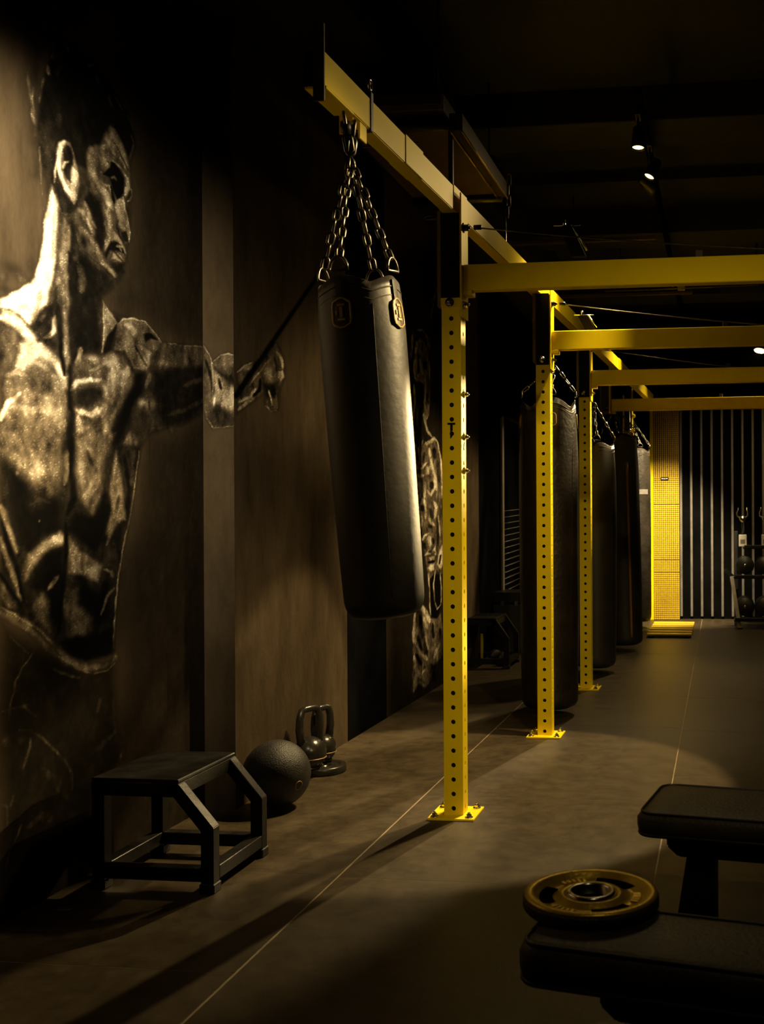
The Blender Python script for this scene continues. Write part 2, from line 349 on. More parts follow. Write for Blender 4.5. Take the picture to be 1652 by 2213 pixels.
ZB0, ZB1 = 2.352, 2.447       # long overhead beam
ZC0, ZC1 = 2.052, 2.152       # crossbeams
for i, (p, hs, nh, hz0) in enumerate(posts):
    c = Vector((p.x - R0.x, p.y - R0.y, 0)) + Vector((0, PW / 2, 0))
    hz = [hz0 + .008 + k * hs for k in range(nh)]
    ztop = ZC0 - .055
    u = rl(perforated(MB(), c, PW, .008, 2.345, hz, .0092), 'upright', 'yellow')
    q_ = PW / 2 - .0055; MB().box((c.x - q_, c.y - q_, .009), (c.x + q_, c.y + q_, 2.34)).link('hole_darkener', 'letter', u, 'black box added inside the upright to keep its holes dark')  # solid black filler added so the holes read dark
    w = .092
    MB().box((c.x - w, c.y - w, 0), (c.x + w, c.y + w, .009), .0015).link('base_plate', 'yellow', u)
    for sx in (-1, 1):
        for sy in (-1, 1):
            hexbolt(MB(), c + Vector((sx * .068, sy * .068, .009)), (0, 0, 1), .0105, .011).link('anchor_bolt', 'chrome', u, 'steel anchor bolt')
    # bracket that joins the upright to the beams: side flanges, dark front plate, collar
    zb = ztop + .001
    f = MB()
    f.box((c.x + PW / 2 + .001, c.y - PW / 2 - .012, ztop - .05), (c.x + PW / 2 + .007, c.y + PW / 2 + .02, ZB1 - .02), .001)
    br = rl(f, 'bracket', 'yellow')
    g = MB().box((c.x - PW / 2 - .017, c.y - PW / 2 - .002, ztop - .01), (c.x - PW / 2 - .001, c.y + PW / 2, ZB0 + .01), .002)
    g.link('bracket_flange', 'yellow_shaded', br, 'left flange in a darker, shaded yellow')
    fz = (ztop + .025 if i == 0 else ztop - .025)
    MB().box((c.x - PW / 2 + .002, c.y - PW / 2 - .009, fz), (c.x + PW / 2 - .004, c.y - PW / 2 - .001, ZB0 - .002), .0015).link('face_plate', 'letter', br, 'matt black face plate')
    if i == 0:
        MB().box((c.x - PW / 2 - .002, c.y - PW / 2 - .006, ztop - .012), (c.x + PW / 2 - .001, c.y - PW / 2 - .0005, ztop + .024), .001).link('collar', 'yellow', br)
        hexbolt(MB(), c + Vector((-.004, -PW / 2 - .006, ztop + .006)), (0, -1, 0), .012).link('bolt', 'chrome', br, 'steel hex bolt')
        hexbolt(MB(), c + Vector((-.004, -PW / 2 - .009, ztop + .15)), (0, -1, 0), .011).link('bolt', 'worn_black', br)
    else:
        hexbolt(MB(), c + Vector((-.004, -PW / 2 - .009, ztop + .003)), (0, -1, 0), .012).link('bolt', 'chrome', br, 'steel hex bolt')
    hexbolt(MB(), c + Vector((PW / 2 + .007, -.02, ztop + .0)), (1, 0, 0), .0115, .016).link('bolt', 'chrome', br, 'steel hex bolt')
    hexbolt(MB(), c + Vector((PW / 2 + .007, -.02, ZB0 - .055)), (1, 0, 0), .013, .02).link('bolt', 'worn_black', br)
    if i == 0:
        for zz in (P(1008, 852, Y=p.y + .03).z, P(1008, 944, Y=p.y + .03).z, P(1008, 1017, Y=p.y + .03).z):
            hexbolt(MB(), c + Vector((PW / 2, 0, zz)), (1, 0, 0), .0095, .014).link('bolt', 'chrome', u, 'steel hex bolt')
        yy = c.y - PW / 2 - .0012
        tz = P(977, 920, Y=p.y).z
        T = MB().box((c.x - .017, yy, tz + .0035), (c.x + .014, yy + .001, tz + .0115)).box((c.x - .006, yy, tz - .021), (c.x + .004, yy + .001, tz + .0036))
        tz2 = P(977, 945, Y=p.y).z
        T.prism([(-.006, .022), (-.001, .026), (.002, .002), (-.006, -.006)], 0, .001, lambda a, b, z: (c.x + a, yy + z, tz2 + b))
        T.link('lettering', 'letter', u, 'black letters T and P')
        xs = c.x + PW / 2 + .0002
        MB().prism([(-.004, .016), (.012, .030), (.012, .018), (-.002, -.004)], 0, .001, lambda a, b, z: (xs + z, c.y + a, P(1008, 968, Y=p.y).z + b)).link('lettering', 'letter', u, 'small black mark on the side face')

# overhead long beam, laid along the rig's own line
by0, by1 = P(704.6, 183.4, z=ZB0).y, 11.2
def beam_pt(y, side, z): return Vector((RX(y) - R0.x + side, y - R0.y, z))
BW = .054
def long_box(y0, y1, s0, s1, z0, z1):
    vs = [beam_pt(y, s, z) for y in (y0, y1) for z in (z0, z1) for s in (s0, s1)]
    return MB().add(vs, [(0, 1, 3, 2), (4, 6, 7, 5), (0, 4, 5, 1), (2, 3, 7, 6), (0, 2, 6, 4), (1, 5, 7, 3)])
sR = P(985, 457.6, z=ZB0); sR = sR.x - RX(sR.y)       # right face of the beam relative to the centre line
def bevelled(mb, off):
    me = mb.mesh('t'); bm = bmesh.new(); bm.from_mesh(me); bmesh.ops.bevel(bm, geom=bm.edges[:], offset=off, segments=2, affect='EDGES')
    bm.verts.index_update(); r = MB().add([v.co.copy() for v in bm.verts], [[v.index for v in f.verts] for f in bm.faces]); bm.free(); return r
lb = rl(bevelled(long_box(by0, by1, sR - BW, sR, ZB0, ZB1), .003), 'overhead_beam', 'yellow')
bevelled(long_box(by0 - .008, by0 - .001, sR - .030, sR + .002, ZB0 - .045, ZB1 + .072), .001).link('end_plate', 'dark_plate', lb, 'dark upright end plate')
bevelled(long_box(by0 - .004, by0 - .0005, sR - BW - .002, sR - .0305, ZB0 - .002, ZB1 + .002), .001).link('end_cap', 'letter', lb, 'black cover added over the beam end')  # black piece added to darken the end of the beam
bevelled(long_box(by0 + .002, by0 + .20, sR - BW - .004, sR + .004, ZB0 - .008, ZB0 - .001), .001).link('wear_plate', 'yellow', lb)
yk = P(806, 279, z=ZB0).y
bevelled(long_box(yk, yk + .02, sR - BW - .003, sR + .003, ZB0 - .004, ZB1 + .02), .001).link('beam_strap', 'black_steel', lb, 'thin black strap around the beam')
eb = MB(); cc = beam_pt(yk + .01, sR - .004, ZB1 + .045)
eb.tube([cc + Vector((0, .014 * math.cos(a), .016 * math.sin(a))) for a in [k * math.pi / 6 for k in range(12)]], .004, 6, closed=True)
eb.tube([cc + Vector((0, 0, -.016)), cc + Vector((0, 0, -.04))], .004, 6)
eb.link('eye_bolt', 'chrome', lb, 'chrome eye bolt')
yh = P(772, 262, z=ZB0).y
bevelled(long_box(yh, yh + .055, sR - .012, sR - .006, ZB0 - .05, ZB0 + .003), .001).link('hanger_plate', 'yellow', lb)
bevelled(long_box(yh - .04, yh - .034, sR - BW, sR - .012, ZB0 - .05, ZB0 + .003), .001).link('hanger_plate', 'yellow', lb)
for y in (P(912, 385, z=ZB0).y, P(1000, 470, z=ZB0).y + .05, 5.62, 7.17, 8.75):    # splice sleeves
    bevelled(long_box(y - .16, y + .02, sR - BW - .0025, sR + .0025, ZB0 + .001, ZB1 + .003), .001).link('splice_sleeve', 'yellow', lb)

# crossbeams running to the right of the uprights
brk4 = P(1322, 890, d=8.95)
cb = [(posts[0][0].x + PW / 2 + .008, posts[0][0].y + .010, 0), (posts[1][0].x + PW / 2 + .008, posts[1][0].y + .010, 0), (posts[2][0].x + PW / 2 + .008, posts[2][0].y + .010, 0), (brk4.x, brk4.y, 0)]
for i, (x, y, dz) in enumerate(cb):
    k = rl(MB().box((x - R0.x, y - R0.y, ZC0), (x - R0.x + 3.2, y - R0.y + .055, ZC1), .003), 'crossbeam', 'yellow')
    MB().box((x - R0.x + .001, y - R0.y - .003, ZC0 - .02), (x - R0.x + .035, y - R0.y + .058, ZC0 - .001), .001).link('gusset', 'yellow', k)
    MB().box((x - R0.x + .9, y - R0.y + .018, ZC1 - .002), (x - R0.x + .93, y - R0.y + .04, ZC1 + .03), .002).link('top_lug', 'dark_plate', k, 'dark lug on the top edge')
# fourth and fifth brackets hang from the beam without an upright
for j, (px, yy, zb) in enumerate([(1310, brk4.y + .02, 2.03), (1358, 10.5, 1.985)]):
    c = P(px, 900, Y=yy); c = Vector((c.x - R0.x, yy - R0.y, 0)); w = .042 if j == 0 else .046
    b4 = rl(MB().box((c.x + w - .010, c.y - .05, zb), (c.x + w, c.y + .05, ZB1 - .02), .002), 'bracket', 'yellow', label='yellow bracket with no upright under it')
    MB().box((c.x - w - .004, c.y - .04, zb), (c.x - w + .010, c.y + .04, ZB0 + .01), .002).link('bracket_flange', 'yellow_shaded' if j == 0 else 'yellow', b4)
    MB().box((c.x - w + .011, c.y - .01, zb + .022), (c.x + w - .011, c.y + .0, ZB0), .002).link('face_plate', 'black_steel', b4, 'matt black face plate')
    MB().box((c.x - w, c.y - .04, zb), (c.x + w - .001, c.y + .04, zb + .018), .002).link('bracket_rim', 'yellow_shaded', b4)
    hexbolt(MB(), c + Vector((.012, -.012, zb + .05)), (0, -1, 0), .013).link('bolt', 'chrome', b4, 'steel hex bolt')
    if j == 1:
        for zz in (zb + .17, zb + .03): hexbolt(MB(), c + Vector((w, -.02, zz)), (1, 0, 0), .02, .02).link('bolt', 'yellow', b4)

# thin steel cables from the rig's bolts to the right
def cable(a, b, sag=.02, r=.003):
    a, b = Vector(a) - R0, Vector(b) - R0
    n = 12; pts = [a + (b - a) * (k / n) - Vector((0, 0, sag * 4 * (k / n) * (1 - k / n))) for k in range(n + 1)]
    o = rl(MB().tube(pts, r, 6), 'steel_cable', 'chain', label='thin steel tension cable')
    MB().tube([a, a + Vector((.03, 0, 0))], .010, 8).link('ferrule', 'worn_black', o)
for i, e in enumerate([(1652, 521), (1652, 689), (1652, 791)]):
    p = posts[i][0]; a = Vector((p.x + PW / 2 + .050, p.y + PW / 2 - .02, ZB0 - .055)); b = P(*e, Y=p.y + .02)
    cable(a, a + (b - a) * 2.0, .03)
# ------------------------------------------------------------------ heavy bags
CL = link_mesh(.042, .026, .0042)
CLs = link_mesh(.05, .026, .0042, 12, 5)
def chain(parent, a, b, me, pitch, name='chain_link', wob=0.0, seed=0):
    """loose links one by one from a to b (local to parent)"""
    a, b = Vector(a), Vector(b); n = max(2, int((b - a).length / pitch)); t = (b - a).normalized()
    q = Vector((0, 0, 1)).rotation_difference(t); rnd = random.Random(seed)
    for i in range(n):
        o = put(name, me, 'chain', parent)
        k = (i + .5) / n; o.location = a + (b - a) * k + Vector((rnd.uniform(-1, 1), rnd.uniform(-1, 1), 0)) * wob
        o.rotation_mode = 'QUATERNION'
        o.rotation_quaternion = q @ Matrix.Rotation((i % 2) * math.pi / 2 + .5 + rnd.uniform(-.2, .2), 3, 'Z').to_quaternion()
def bag(label, top, bot, rad, hang, straps, leather='leather', taper=.94, scallop=.03, seam=None, patches=True, seed=0, links=CL, pitch=.033, lean=0.0, fold=.02, stripe=None):
    top, bot, hang = Vector(top), Vector(bot), Vector(hang)
    L = (top - bot).length; ax = (top - bot).normalized(); q = Vector((0, 0, 1)).rotation_difference(ax)
    t = thing('punching_bag', label, 'punching bag', bot, q.to_euler(), 'black punching bags hanging from the yellow rig')
    inv = q.inverted(); H = inv @ (hang - bot)
    nth, nz = 64, 44; mb = MB()
    def rim(a):   # 1 at the straps, 0 between them
        return max(math.cos((a - s + math.pi) % (2 * math.pi) - math.pi) for s in straps) ** 3
    def rad_at(a, z):
        k = z / L
        r = rad * (taper + (1 - taper) * math.sin(min(1, k * 1.6) * math.pi / 2))
        if k > .82:
            w = (k - .82) / .18; r *= 1 - .10 * w * w * (1.1 - .5 * rim(a)) - fold * w * (math.cos(4 * (a - straps[0])) + .4 * math.cos(9 * a))
        e = .055
        if z < e: r *= .72 + .28 * math.sqrt(max(0, 1 - ((e - z) / e) ** 2))
        nv = noise.noise(Vector((math.cos(a) * 1.3, math.sin(a) * 1.3, z * 2.6 + seed * 7)))
        nv2 = noise.noise(Vector((math.cos(a) * 4, math.sin(a) * 4, z * 7 + seed * 3)))
        return r * (1 + .016 * nv + .005 * nv2)
    vs = []; fs = []
    for j in range(nz + 1):
        for k in range(nth):
            a = 2 * math.pi * k / nth
            zf = j / nz; zf = zf ** 1.25 if zf < .5 else zf
            z = L * (zf if j < nz else 1.0)
            if zf > .9: z += (rim(a) - .5) * scallop * (zf - .9) * 10
            r = rad_at(a, min(z, L)); vs.append((r * math.cos(a), r * math.sin(a), z))
    for j in range(nz):
        for k in range(nth):
            fs.append((j * nth + k, j * nth + (k + 1) % nth, (j + 1) * nth + (k + 1) % nth, (j + 1) * nth + k))
    fs.append(tuple(range(nth - 1, -1, -1)))
    # turned-in lip and filling
    k0 = len(vs)
    for k in range(nth):
        a = 2 * math.pi * k / nth; r = rad_at(a, L) - .012; vs.append((r * math.cos(a), r * math.sin(a), L - .05))
    for k in range(nth): fs.append((nz * nth + k, nz * nth + (k + 1) % nth, k0 + (k + 1) % nth, k0 + k))
    fs.append(tuple(k0 + k for k in range(nth)))
    body = mb.add(vs, fs, True).link('bag_body', leather, t)
    sg = [(rad_at(sa, z) + .001, sa, z) for sa in [straps[0] + .62] for z in [L * i / 30 for i in range(2, 29)]]
    MB().tube([(r * math.cos(a + .12 * z), r * math.sin(a + .12 * z), z) for r, a, z in sg], .0012, 5).link('seam', leather, t)
    if stripe is not None:
        pts = [(rad_at(stripe, z) + .001, z) for z in [L * i / 24 for i in range(1, 22)]]
        MB().tube([(r * math.cos(stripe), r * math.sin(stripe), z) for r, z in pts], .011, 6).link('piping', 'stripe', t, 'ochre piping down the side')
    # stitched hem band near the rim
    hb = MB(); n = 64
    for zz in (.026, .05):
        hb.tube([((rad_at(a, L) + .002) * math.cos(a), (rad_at(a, L) + .002) * math.sin(a), L - zz + (rim(a) - .5) * scallop * .8) for a in [2 * math.pi * k / n for k in range(n)]], .0025, 5, closed=True)
    hb.link('hem_band', 'patch', t)
    for si, a in enumerate(straps):
        rr = rad_at(a, L); zt = L + .5 * scallop
        c = Vector((rr * math.cos(a), rr * math.sin(a), zt)); out = Vector((math.cos(a), math.sin(a), 0)); tan = Vector((-math.sin(a), math.cos(a), 0)); up = Vector((0, 0, 1))
        # D-ring
        w = .030; ring = MB(); pts = [c + tan * (w * math.cos(x)) * .9 + up * (.012 + .038 * max(0, math.sin(x))) + out * .004 for x in [k * math.pi / 9 for k in range(10)]]
        ring.tube(pts, .004, 6, closed=True).link('d_ring', 'chain', t)
        # strap loop and stitched rounded patch on the outside
        def onbag(u, v, off): # u across (m), v down from the rim
            z = L - v; aa = a + u / rad; r = rad_at(aa, min(max(z, 0), L)) + off
            return Vector((r * math.cos(aa), r * math.sin(aa), z))
        s = MB(); nu, nv = 4, 8
        def sheet(mb, u0, u1, v0, v1, off, cor=0.0):
            g = []
            for j in range(nv + 1):
                for i in range(nu + 1):
                    u = u0 + (u1 - u0) * i / nu; v = v0 + (v1 - v0) * j / nv
                    if cor:
                        m = (u0 + u1) / 2; e = min(v - v0, v1 - v); hw = (u1 - u0) / 2
                        kx = 1 if e > cor else (hw - cor + math.sqrt(max(0, cor * cor - (cor - e) ** 2))) / hw
                        u = m + (u - m) * kx
                    g.append((u, v))
            top_ = [onbag(u, v, off) for u, v in g]; bot_ = [onbag(u, v, -.001) for u, v in g]; n_ = len(g); f = []
            W_ = nu + 1
            for j in range(nv):
                for i in range(nu):
                    q4 = (j * W_ + i, j * W_ + i + 1, (j + 1) * W_ + i + 1, (j + 1) * W_ + i); f.append(q4); f.append(tuple(x + n_ for x in reversed(q4)))
            edge = [i for i in range(W_)] + [j * W_ + nu for j in range(1, nv + 1)] + [nv * W_ + i for i in range(nu - 1, -1, -1)] + [j * W_ for j in range(nv - 1, 0, -1)]
            for x, y in zip(edge, edge[1:] + edge[:1]): f.append((x, x + n_, y + n_, y))
            mb.add(top_ + bot_, f, False); return [top_[e] for e in edge]
        sheet(s, -.014, .014, -.008, .05, .006)
        s.link('strap', 'leather2', t)
        if patches:
            pm = MB(); edge = sheet(pm, -.026, .026, .045, .125, .005, .02)
            pt = pm.link('strap_patch', 'patch', t)
            MB().tube(edge, .0032, 6, closed=True).link('stitching', 'thread', pt)
            em = MB(); sheet(em, -.010, .010, .060, .066, .008); sheet(em, -.004, .004, .068, .098, .008); sheet(em, -.010, .010, .100, .106, .008); sheet(em, -.016, -.012, .078, .09, .008)
            em.link('emblem', 'thread', pt)
        chain(t, c + up * .045, H + Vector((0, 0, -.01)), links, pitch, wob=.0015, seed=seed * 10 + si)
    return t, H

D1 = 3.02
b1, H1 = bag('large black punching bag swung aslant in front, nearest the mural', P(776, 622, d=D1), P(834, 1330, d=D1 + .05), .121, P(757, 335, d=D1 + .02),
             [math.radians(-97), math.radians(-14), math.radians(83), math.radians(168)], seed=1, scallop=.04, fold=.038)
# shackle and doubled chain from the beam down to the knot of strands
hub = P(742, 238, d=D1); inv = Vector((0, 0, 1)).rotation_difference((P(776, 622, d=D1) - P(834, 1330, d=D1 + .05)).normalized()).inverted()
hl = inv @ (hub - b1.location); hr = inv @ (P(766, 262, d=D1 + .03) - b1.location); kn = H1
chain(b1, kn, hl, link_mesh(.062, .034, .0055), .048, seed=31); chain(b1, kn, hr, link_mesh(.062, .034, .0055), .048, seed=32)
MB().lathe([(0, -.02), (.014, -.015), (.016, 0), (.014, .015), (0, .02)], 12, kn + (hl - kn) * .62).link('swivel', 'worn_black', b1)

def far_bag(label, d, cx_top, cx_bot, y_top, y_bot, r, hang_px, **k):
    return bag(label, P(cx_top, y_top, d=d), P(cx_bot, y_bot, d=d), r, P(*hang_px, d=d), [math.radians(x) for x in (-75, 15, 105, 195)], links=CLs, pitch=.042, patches=k.pop('patches', False), **k)
far_bag('long black punching bag hanging just behind the second upright', 6.30, 1186, 1190, 880, 1527, .176, (1199, 785), leather='leather2', seed=2, scallop=.09, fold=.05, patches=True)
far_bag('long black punching bag hanging just behind the third upright', 7.95, 1284, 1287, 965, 1440, .166, (1284, 868), seed=3, scallop=.05, fold=.04)
far_bag('black punching bag with an ochre stripe down its side', 9.3, 1338, 1352, 945, 1392, .165, (1330, 880), seed=4, scallop=.05, fold=.05, stripe=math.radians(-63))
far_bag('farthest narrow black punching bag beside the yellow mosaic pillar', 11.0, 1380, 1384, 975, 1342, .125, (1362, 900), leather='leather2', seed=5, scallop=.05, fold=.04)
# white label band and crumpled yellow pad at the far bags
lb5 = bpy.data.objects['punching_bag.004']
mbl = MB(); rr = .128; Lb = (P(1380, 975, d=11.0) - P(1384, 1342, d=11.0)).length; zc = Lb * .745
g = [(rr * math.cos(a), rr * math.sin(a), z) for z in (zc, zc + .05) for a in [math.radians(-110 + 9 * k) for k in range(9)]]
mbl.add(g, [(k, k + 1, 10 + k, 9 + k) for k in range(8)]); mbl.link('label_band', 'slat', lb5, 'white label band')
c = P(1361, 965, d=10.2)
yp = thing('yellow_pad', 'crumpled yellow pad hanging between the far punching bags', 'pad', c)
pm = MB(); pts = [(-.035, .10), (.0, .14), (.04, .13), (.05, .03), (.06, -.06), (.045, -.13), (-.01, -.13), (-.05, -.06), (-.04, .0)]
pm.prism(pts, -.025, .025, lambda a, b, z: (a, z + .012 * math.sin(b * 60), b)); pm.link('pad_body', 'mosaic', yp)
MB().tube([(0, 0, .13), (.004, 0, .2), (.0, 0, .34)], .006, 6).link('cord', 'chain', yp)
MB().lathe([(0, -.02), (.018, -.012), (.02, 0), (.018, .012), (0, .02)], 12, (0, -.01, .155)).link('knob', 'chrome', yp)

# ------------------------------------------------------------------ plyo stools
def stool(label, loc, sx, sy, h, run, tb=.042, kz=.58, rot=0):
    t = thing('step_stool', label, 'stool', loc, (0, 0, rot), None)
    hx, hy = sx / 2, sy / 2; tx = hx - run      # right-hand legs lean out below the top
    top = MB().box((-hx, -hy, h - .012), (tx, hy, h), .003).link('top_plate', 'worn_black', t)
    for y in (-hy, hy - .004):
        MB().box((-hx, y, h - .055), (tx, y + .004, h - .013), .001).link('top_rail', 'worn_black', t)
    for x in (-hx, tx - .004):
        MB().box((x, -hy, h - .055), (x + .004, hy, h - .013), .001).link('top_rail', 'worn_black', t)
    for sy_ in (-1, 1):
        y0, y1 = (-hy, -hy + tb) if sy_ < 0 else (hy - tb, hy)
        MB().box((-hx, y0, .012), (-hx + tb, y1, h - .013), .002).link('leg', 'worn_black', t)
        k = h * kz
        prof = [(tx - tb * 1.25, h - .014), (tx, h - .014), (hx, k), (hx, .012), (hx - tb, .012), (hx - tb, k - .012)]
        lg = MB().prism(prof, y0, y1, lambda a, b, z: (a, z, b)); bevelled(lg, .002).link('leg', 'worn_black', t)
        MB().box((-hx + tb, y0, .035), (hx - tb, y1, .035 + tb), .002).link('base_bar', 'worn_black', t)
        for x in (-hx, hx - tb):
            MB().box((x - .004, y0 - .004, 0), (x + tb + .004, y1 + .004, .03), .003).link('foot', 'rubber', t)
    for x in (-hx, hx - tb):
        MB().box((x, -hy + tb, .035), (x + tb, hy - tb, .035 + tb), .002).link('base_bar', 'worn_black', t)
    return t
fr = P(463, 1930, z=0); bk = P(582, 1848, z=0)
sxx = .405; syy = bk.y - fr.y + .02
stool('black steel step stool with slanted legs against the mural wall', (fr.x - sxx / 2 + .003, (fr.y + bk.y) / 2, 0), sxx, syy, .352, .115)
f2 = P(1104, 1446, z=0)
stool('far black step stool behind the nearest yellow upright', (f2.x - .22, f2.y + .2, 0), .42, .42, .39, .10, kz=.6)
c = P(1090, 1330, d=9.25)
ec = thing('equipment_case', 'dark flat equipment case below the far mirror', 'case', (c.x + .10, c.y + .05, 0))
MB().box((-.17, -.2, 0), (.17, .2, .42), .012).link('case_body', 'black_steel', ec)
MB().box((-.175, -.205, .425), (.175, .205, .52), .012).link('case_lid', 'worn_black', ec)
for x in (-.1, .02): MB().box((x, -.212, .40), (x + .035, -.2, .45), .003).link('clasp', 'chrome', ec)
c = P(1042, 1414, d=8.45)
fo = thing('yellow_reflection', 'short thin yellow tube standing in for a reflection under the far step stool', 'post', (c.x, c.y, 0))  # tube added in place of a yellow reflection
MB().tube([(0, 0, 0), (0, 0, .24)], .011, 12).link('tube', 'yellow', fo); MB().lathe([(0, 0), (.035, 0), (.035, .01), (0, .012)], 16).link('base_disc', 'worn_black', fo)
def dumbbell(name, label, loc, r, ln, group, rotz=0, head='black_steel', z=None):
    t = thing(name, label, 'dumbbell', loc, (0, 0, rotz), group)
    MB().tube([(0, -ln * .3, 0), (0, ln * .3, 0)], .014, 10).link('handle', 'chrome', t)
    for s in (-1, 1):
        y0 = s * ln * .25; y1 = s * ln * .5
        a, b = min(y0, y1), max(y0, y1)
        MB().lathe([(0, a), (r * .93, a), (r, a + .008), (r, b - .008), (r * .93, b), (r * .5, b), (r * .48, b - .004), (0, b - .004)], 24, axis='Y').link('head', head, t)
        MB().lathe([(0, y1 - s * .004), (r * .2, y1 - s * .004), (r * .2, y1 + s * .006), (r * .12, y1 + s * .012), (0, y1 + s * .012)], 12, axis='Y').link('end_cap', 'chrome', t)
    return t
c = P(1080, 1404, d=8.4)
dumbbell('dumbbell', 'small chrome-capped dumbbell lying under the far step stool', (c.x, c.y, .055), .055, .22, None, .6)

# ------------------------------------------------------------------ slam ball, kettlebells and their plate
bc = P(598, 1667, d=4.3); rb = .135
sb = thing('slam_ball', 'large black pebbled slam ball on the floor by the step stool', 'ball', (bc.x, bc.y, 0))
bm_ = MB(); n1, n2 = 48, 28
bm_.lathe([(rb * math.sin(math.pi * i / n2), rb - rb * math.cos(math.pi * i / n2)) for i in range(n2 + 1)], n1); bm_.link('shell', 'rubber', sb)
tgt = P(651, 1700, d=4.22) - Vector((bc.x, bc.y, rb)); nrm = tgt.normalized(); u = nrm.orthogonal().normalized(); v = nrm.cross(u)
cc = Vector((0, 0, rb)) + nrm * (rb - .0005)
MB().tube([cc + (u * math.cos(a) + v * math.sin(a)) * .017 - nrm * .0008 for a in [k * math.pi / 10 for k in range(20)]], .0016, 5, closed=True).link('ring_mark', 'thread', sb, 'thin gold ring mark')
pc = P(694, 1657, z=.02); pc.x = XW2 + .112; pc.y = 4.71
bp = thing('weight_plate', 'flat dark weight plate on the floor under the kettlebells', 'weight plate', (pc.x, pc.y, 0))
MB().lathe([(.025, .004), (.025, .03), (.05, .03), (.055, .027), (.080, .027), (.086, .034), (.102, .034), (.107, .028), (.107, .006), (.102, 0), (.03, 0), (.025, .004)], 48).link('disc', 'iron', bp)
MB().lathe([(.020, .004), (.020, .032), (.025, .032), (.025, .004), (.020, .004)], 24).link('hub', 'chrome', bp)
def kettlebell(label, loc, r, h, rotz):
    t = thing('kettlebell', label, 'kettlebell', loc, (0, 0, rotz), 'kettlebells on the weight plate')
    n = 20; zc = r * .93
    prof = [(0, 0), (r * .62, 0), (r * .70, .006)]
    for i in range(n + 1):
        a = -1.02 + (math.pi / 2 + 1.02) * i / n; prof.append((r * 1.0 * math.cos(a), zc + r * math.sin(a)))
    prof[-1] = (0, zc + r); MB().lathe(prof, 32).link('bell', 'iron', t)
    MB().lathe([(r * .995, zc - r * .30), (r * 1.008, zc - r * .27), (r * .995, zc - r * .24)], 32).link('ridge', 'thread', t)
    w = r * .82; zt = h - .016; zb = zc + r * .62
    pts = [(-w * .72, 0, zb - .02), (-w * .98, 0, zb + (zt - zb) * .42), (-w * .93, 0, zb + (zt - zb) * .74), (-w * .72, 0, zt - .006), (-w * .4, 0, zt), (0, 0, zt), (w * .4, 0, zt), (w * .72, 0, zt - .006), (w * .93, 0, zb + (zt - zb) * .74), (w * .98, 0, zb + (zt - zb) * .42), (w * .72, 0, zb - .02)]
    MB().tube(pts, [.020, .018, .0165, .016, .0155, .0155, .0155, .016, .0165, .018, .020], 12).link('handle', 'iron', t)
    return t
k1 = P(656, 1640, d=4.78); k2 = P(692, 1630, d=4.98)
kettlebell('black kettlebell nearer the slam ball on the floor plate', (XW2 + .082, 4.632, .0345), .074, .285, math.radians(62))
kettlebell('smaller black kettlebell farther back on the floor plate', (XW2 + .084, 4.782, .0345), .064, .262, math.radians(66))

# ------------------------------------------------------------------ flat benches and the gold plate
def bench(label, lf, lf2, back, thick, frame_in, leg_x, zt, ln=1.15, leg2=.9):
    lf, lf2, back = Vector(lf), Vector(lf2), Vector(back)
    ang = math.atan2(lf2.y - lf.y, lf2.x - lf.x); ex = Vector((math.cos(ang), math.sin(ang), 0)); ey = Vector((-ex.y, ex.x, 0))
    wd = (back - lf).dot(ey)
    t = thing('flat_bench', label, 'bench', (lf.x, lf.y, 0), (0, 0, ang), 'flat weight benches')
    pad = MB(); nz_ = 7
    # pad with rounded corners and slightly crowned top
    def ring(ins, z, cr=.05):
        pts = []; x0, x1, y0, y1 = ins, ln - ins, ins, wd - ins; c = max(.008, cr - ins)
        for (cx_, cy_, a0) in ((x1 - c, y0 + c, -90), (x1 - c, y1 - c, 0), (x0 + c, y1 - c, 90), (x0 + c, y0 + c, 180)):
            for k in range(7):
                a = math.radians(a0 + 15 * k); pts.append((cx_ + c * math.cos(a), cy_ + c * math.sin(a), z))
        return pts
    lv = [(.016, zt - thick), (.004, zt - thick + .008), (0, zt - thick * .6), (0, zt - thick * .3), (.006, zt - .010), (.014, zt - .003), (.03, zt), (.09, zt + .002)]
    vs = []; fs = []
    for ins, z in lv: vs += ring(ins, z)
    N = 28
    for i in range(len(lv) - 1):
        for k in range(N): fs.append((i * N + k, i * N + (k + 1) % N, (i + 1) * N + (k + 1) % N, (i + 1) * N + k))
    fs.append(tuple(range(N - 1, -1, -1))); fs.append(tuple((len(lv) - 1) * N + k for k in range(N)))
    p = pad.add(vs, fs, True).link('pad', 'vinyl', t)
    MB().tube([Vector(q) for q in ring(.012, zt - .002)], .0035, 6, closed=True).link('piping', 'vinyl_side', p)
    MB().tube([Vector(q) for q in ring(.006, zt - thick + .006)], .005, 6, closed=True).link('piping', 'vinyl_side', p)
    z1 = zt - thick - .001
    bevelled(MB().prism([(frame_in, z1), (ln - .1, z1), (ln - .1, z1 - .07), (frame_in + .03, z1 - .07), (frame_in, z1 - .045)], wd * .30, wd * .70, lambda a, b, z: (a, z, b)), .004).link('frame_beam', 'black_steel', t)
    for x in (frame_in + .05, ln - .25): MB().box((x, wd * .08, z1 - .012), (x + .05, wd * .92, z1), .002).link('cross_plate', 'black_steel', t)
    for lx in (leg_x, leg2):
        bevelled(MB().prism([(lx + .012, z1 - .071), (lx + .085, z1 - .071), (lx + .085, .034), (lx - .028, .034)], wd * .5 - .03, wd * .5 + .03, lambda a, b, z: (a, z, b)), .003).link('leg', 'black_steel', t)
        MB().box((lx - .03, wd * .0, .006), (lx + .09, wd * 1.0, .033), .004).link('foot_bar', 'black_steel', t)
        for y in (.01, wd - .05): MB().box((lx - .035, y, 0), (lx + .095, y + .04, .036), .004).link('foot_cap', 'rubber', t)
    return t, ex, ey
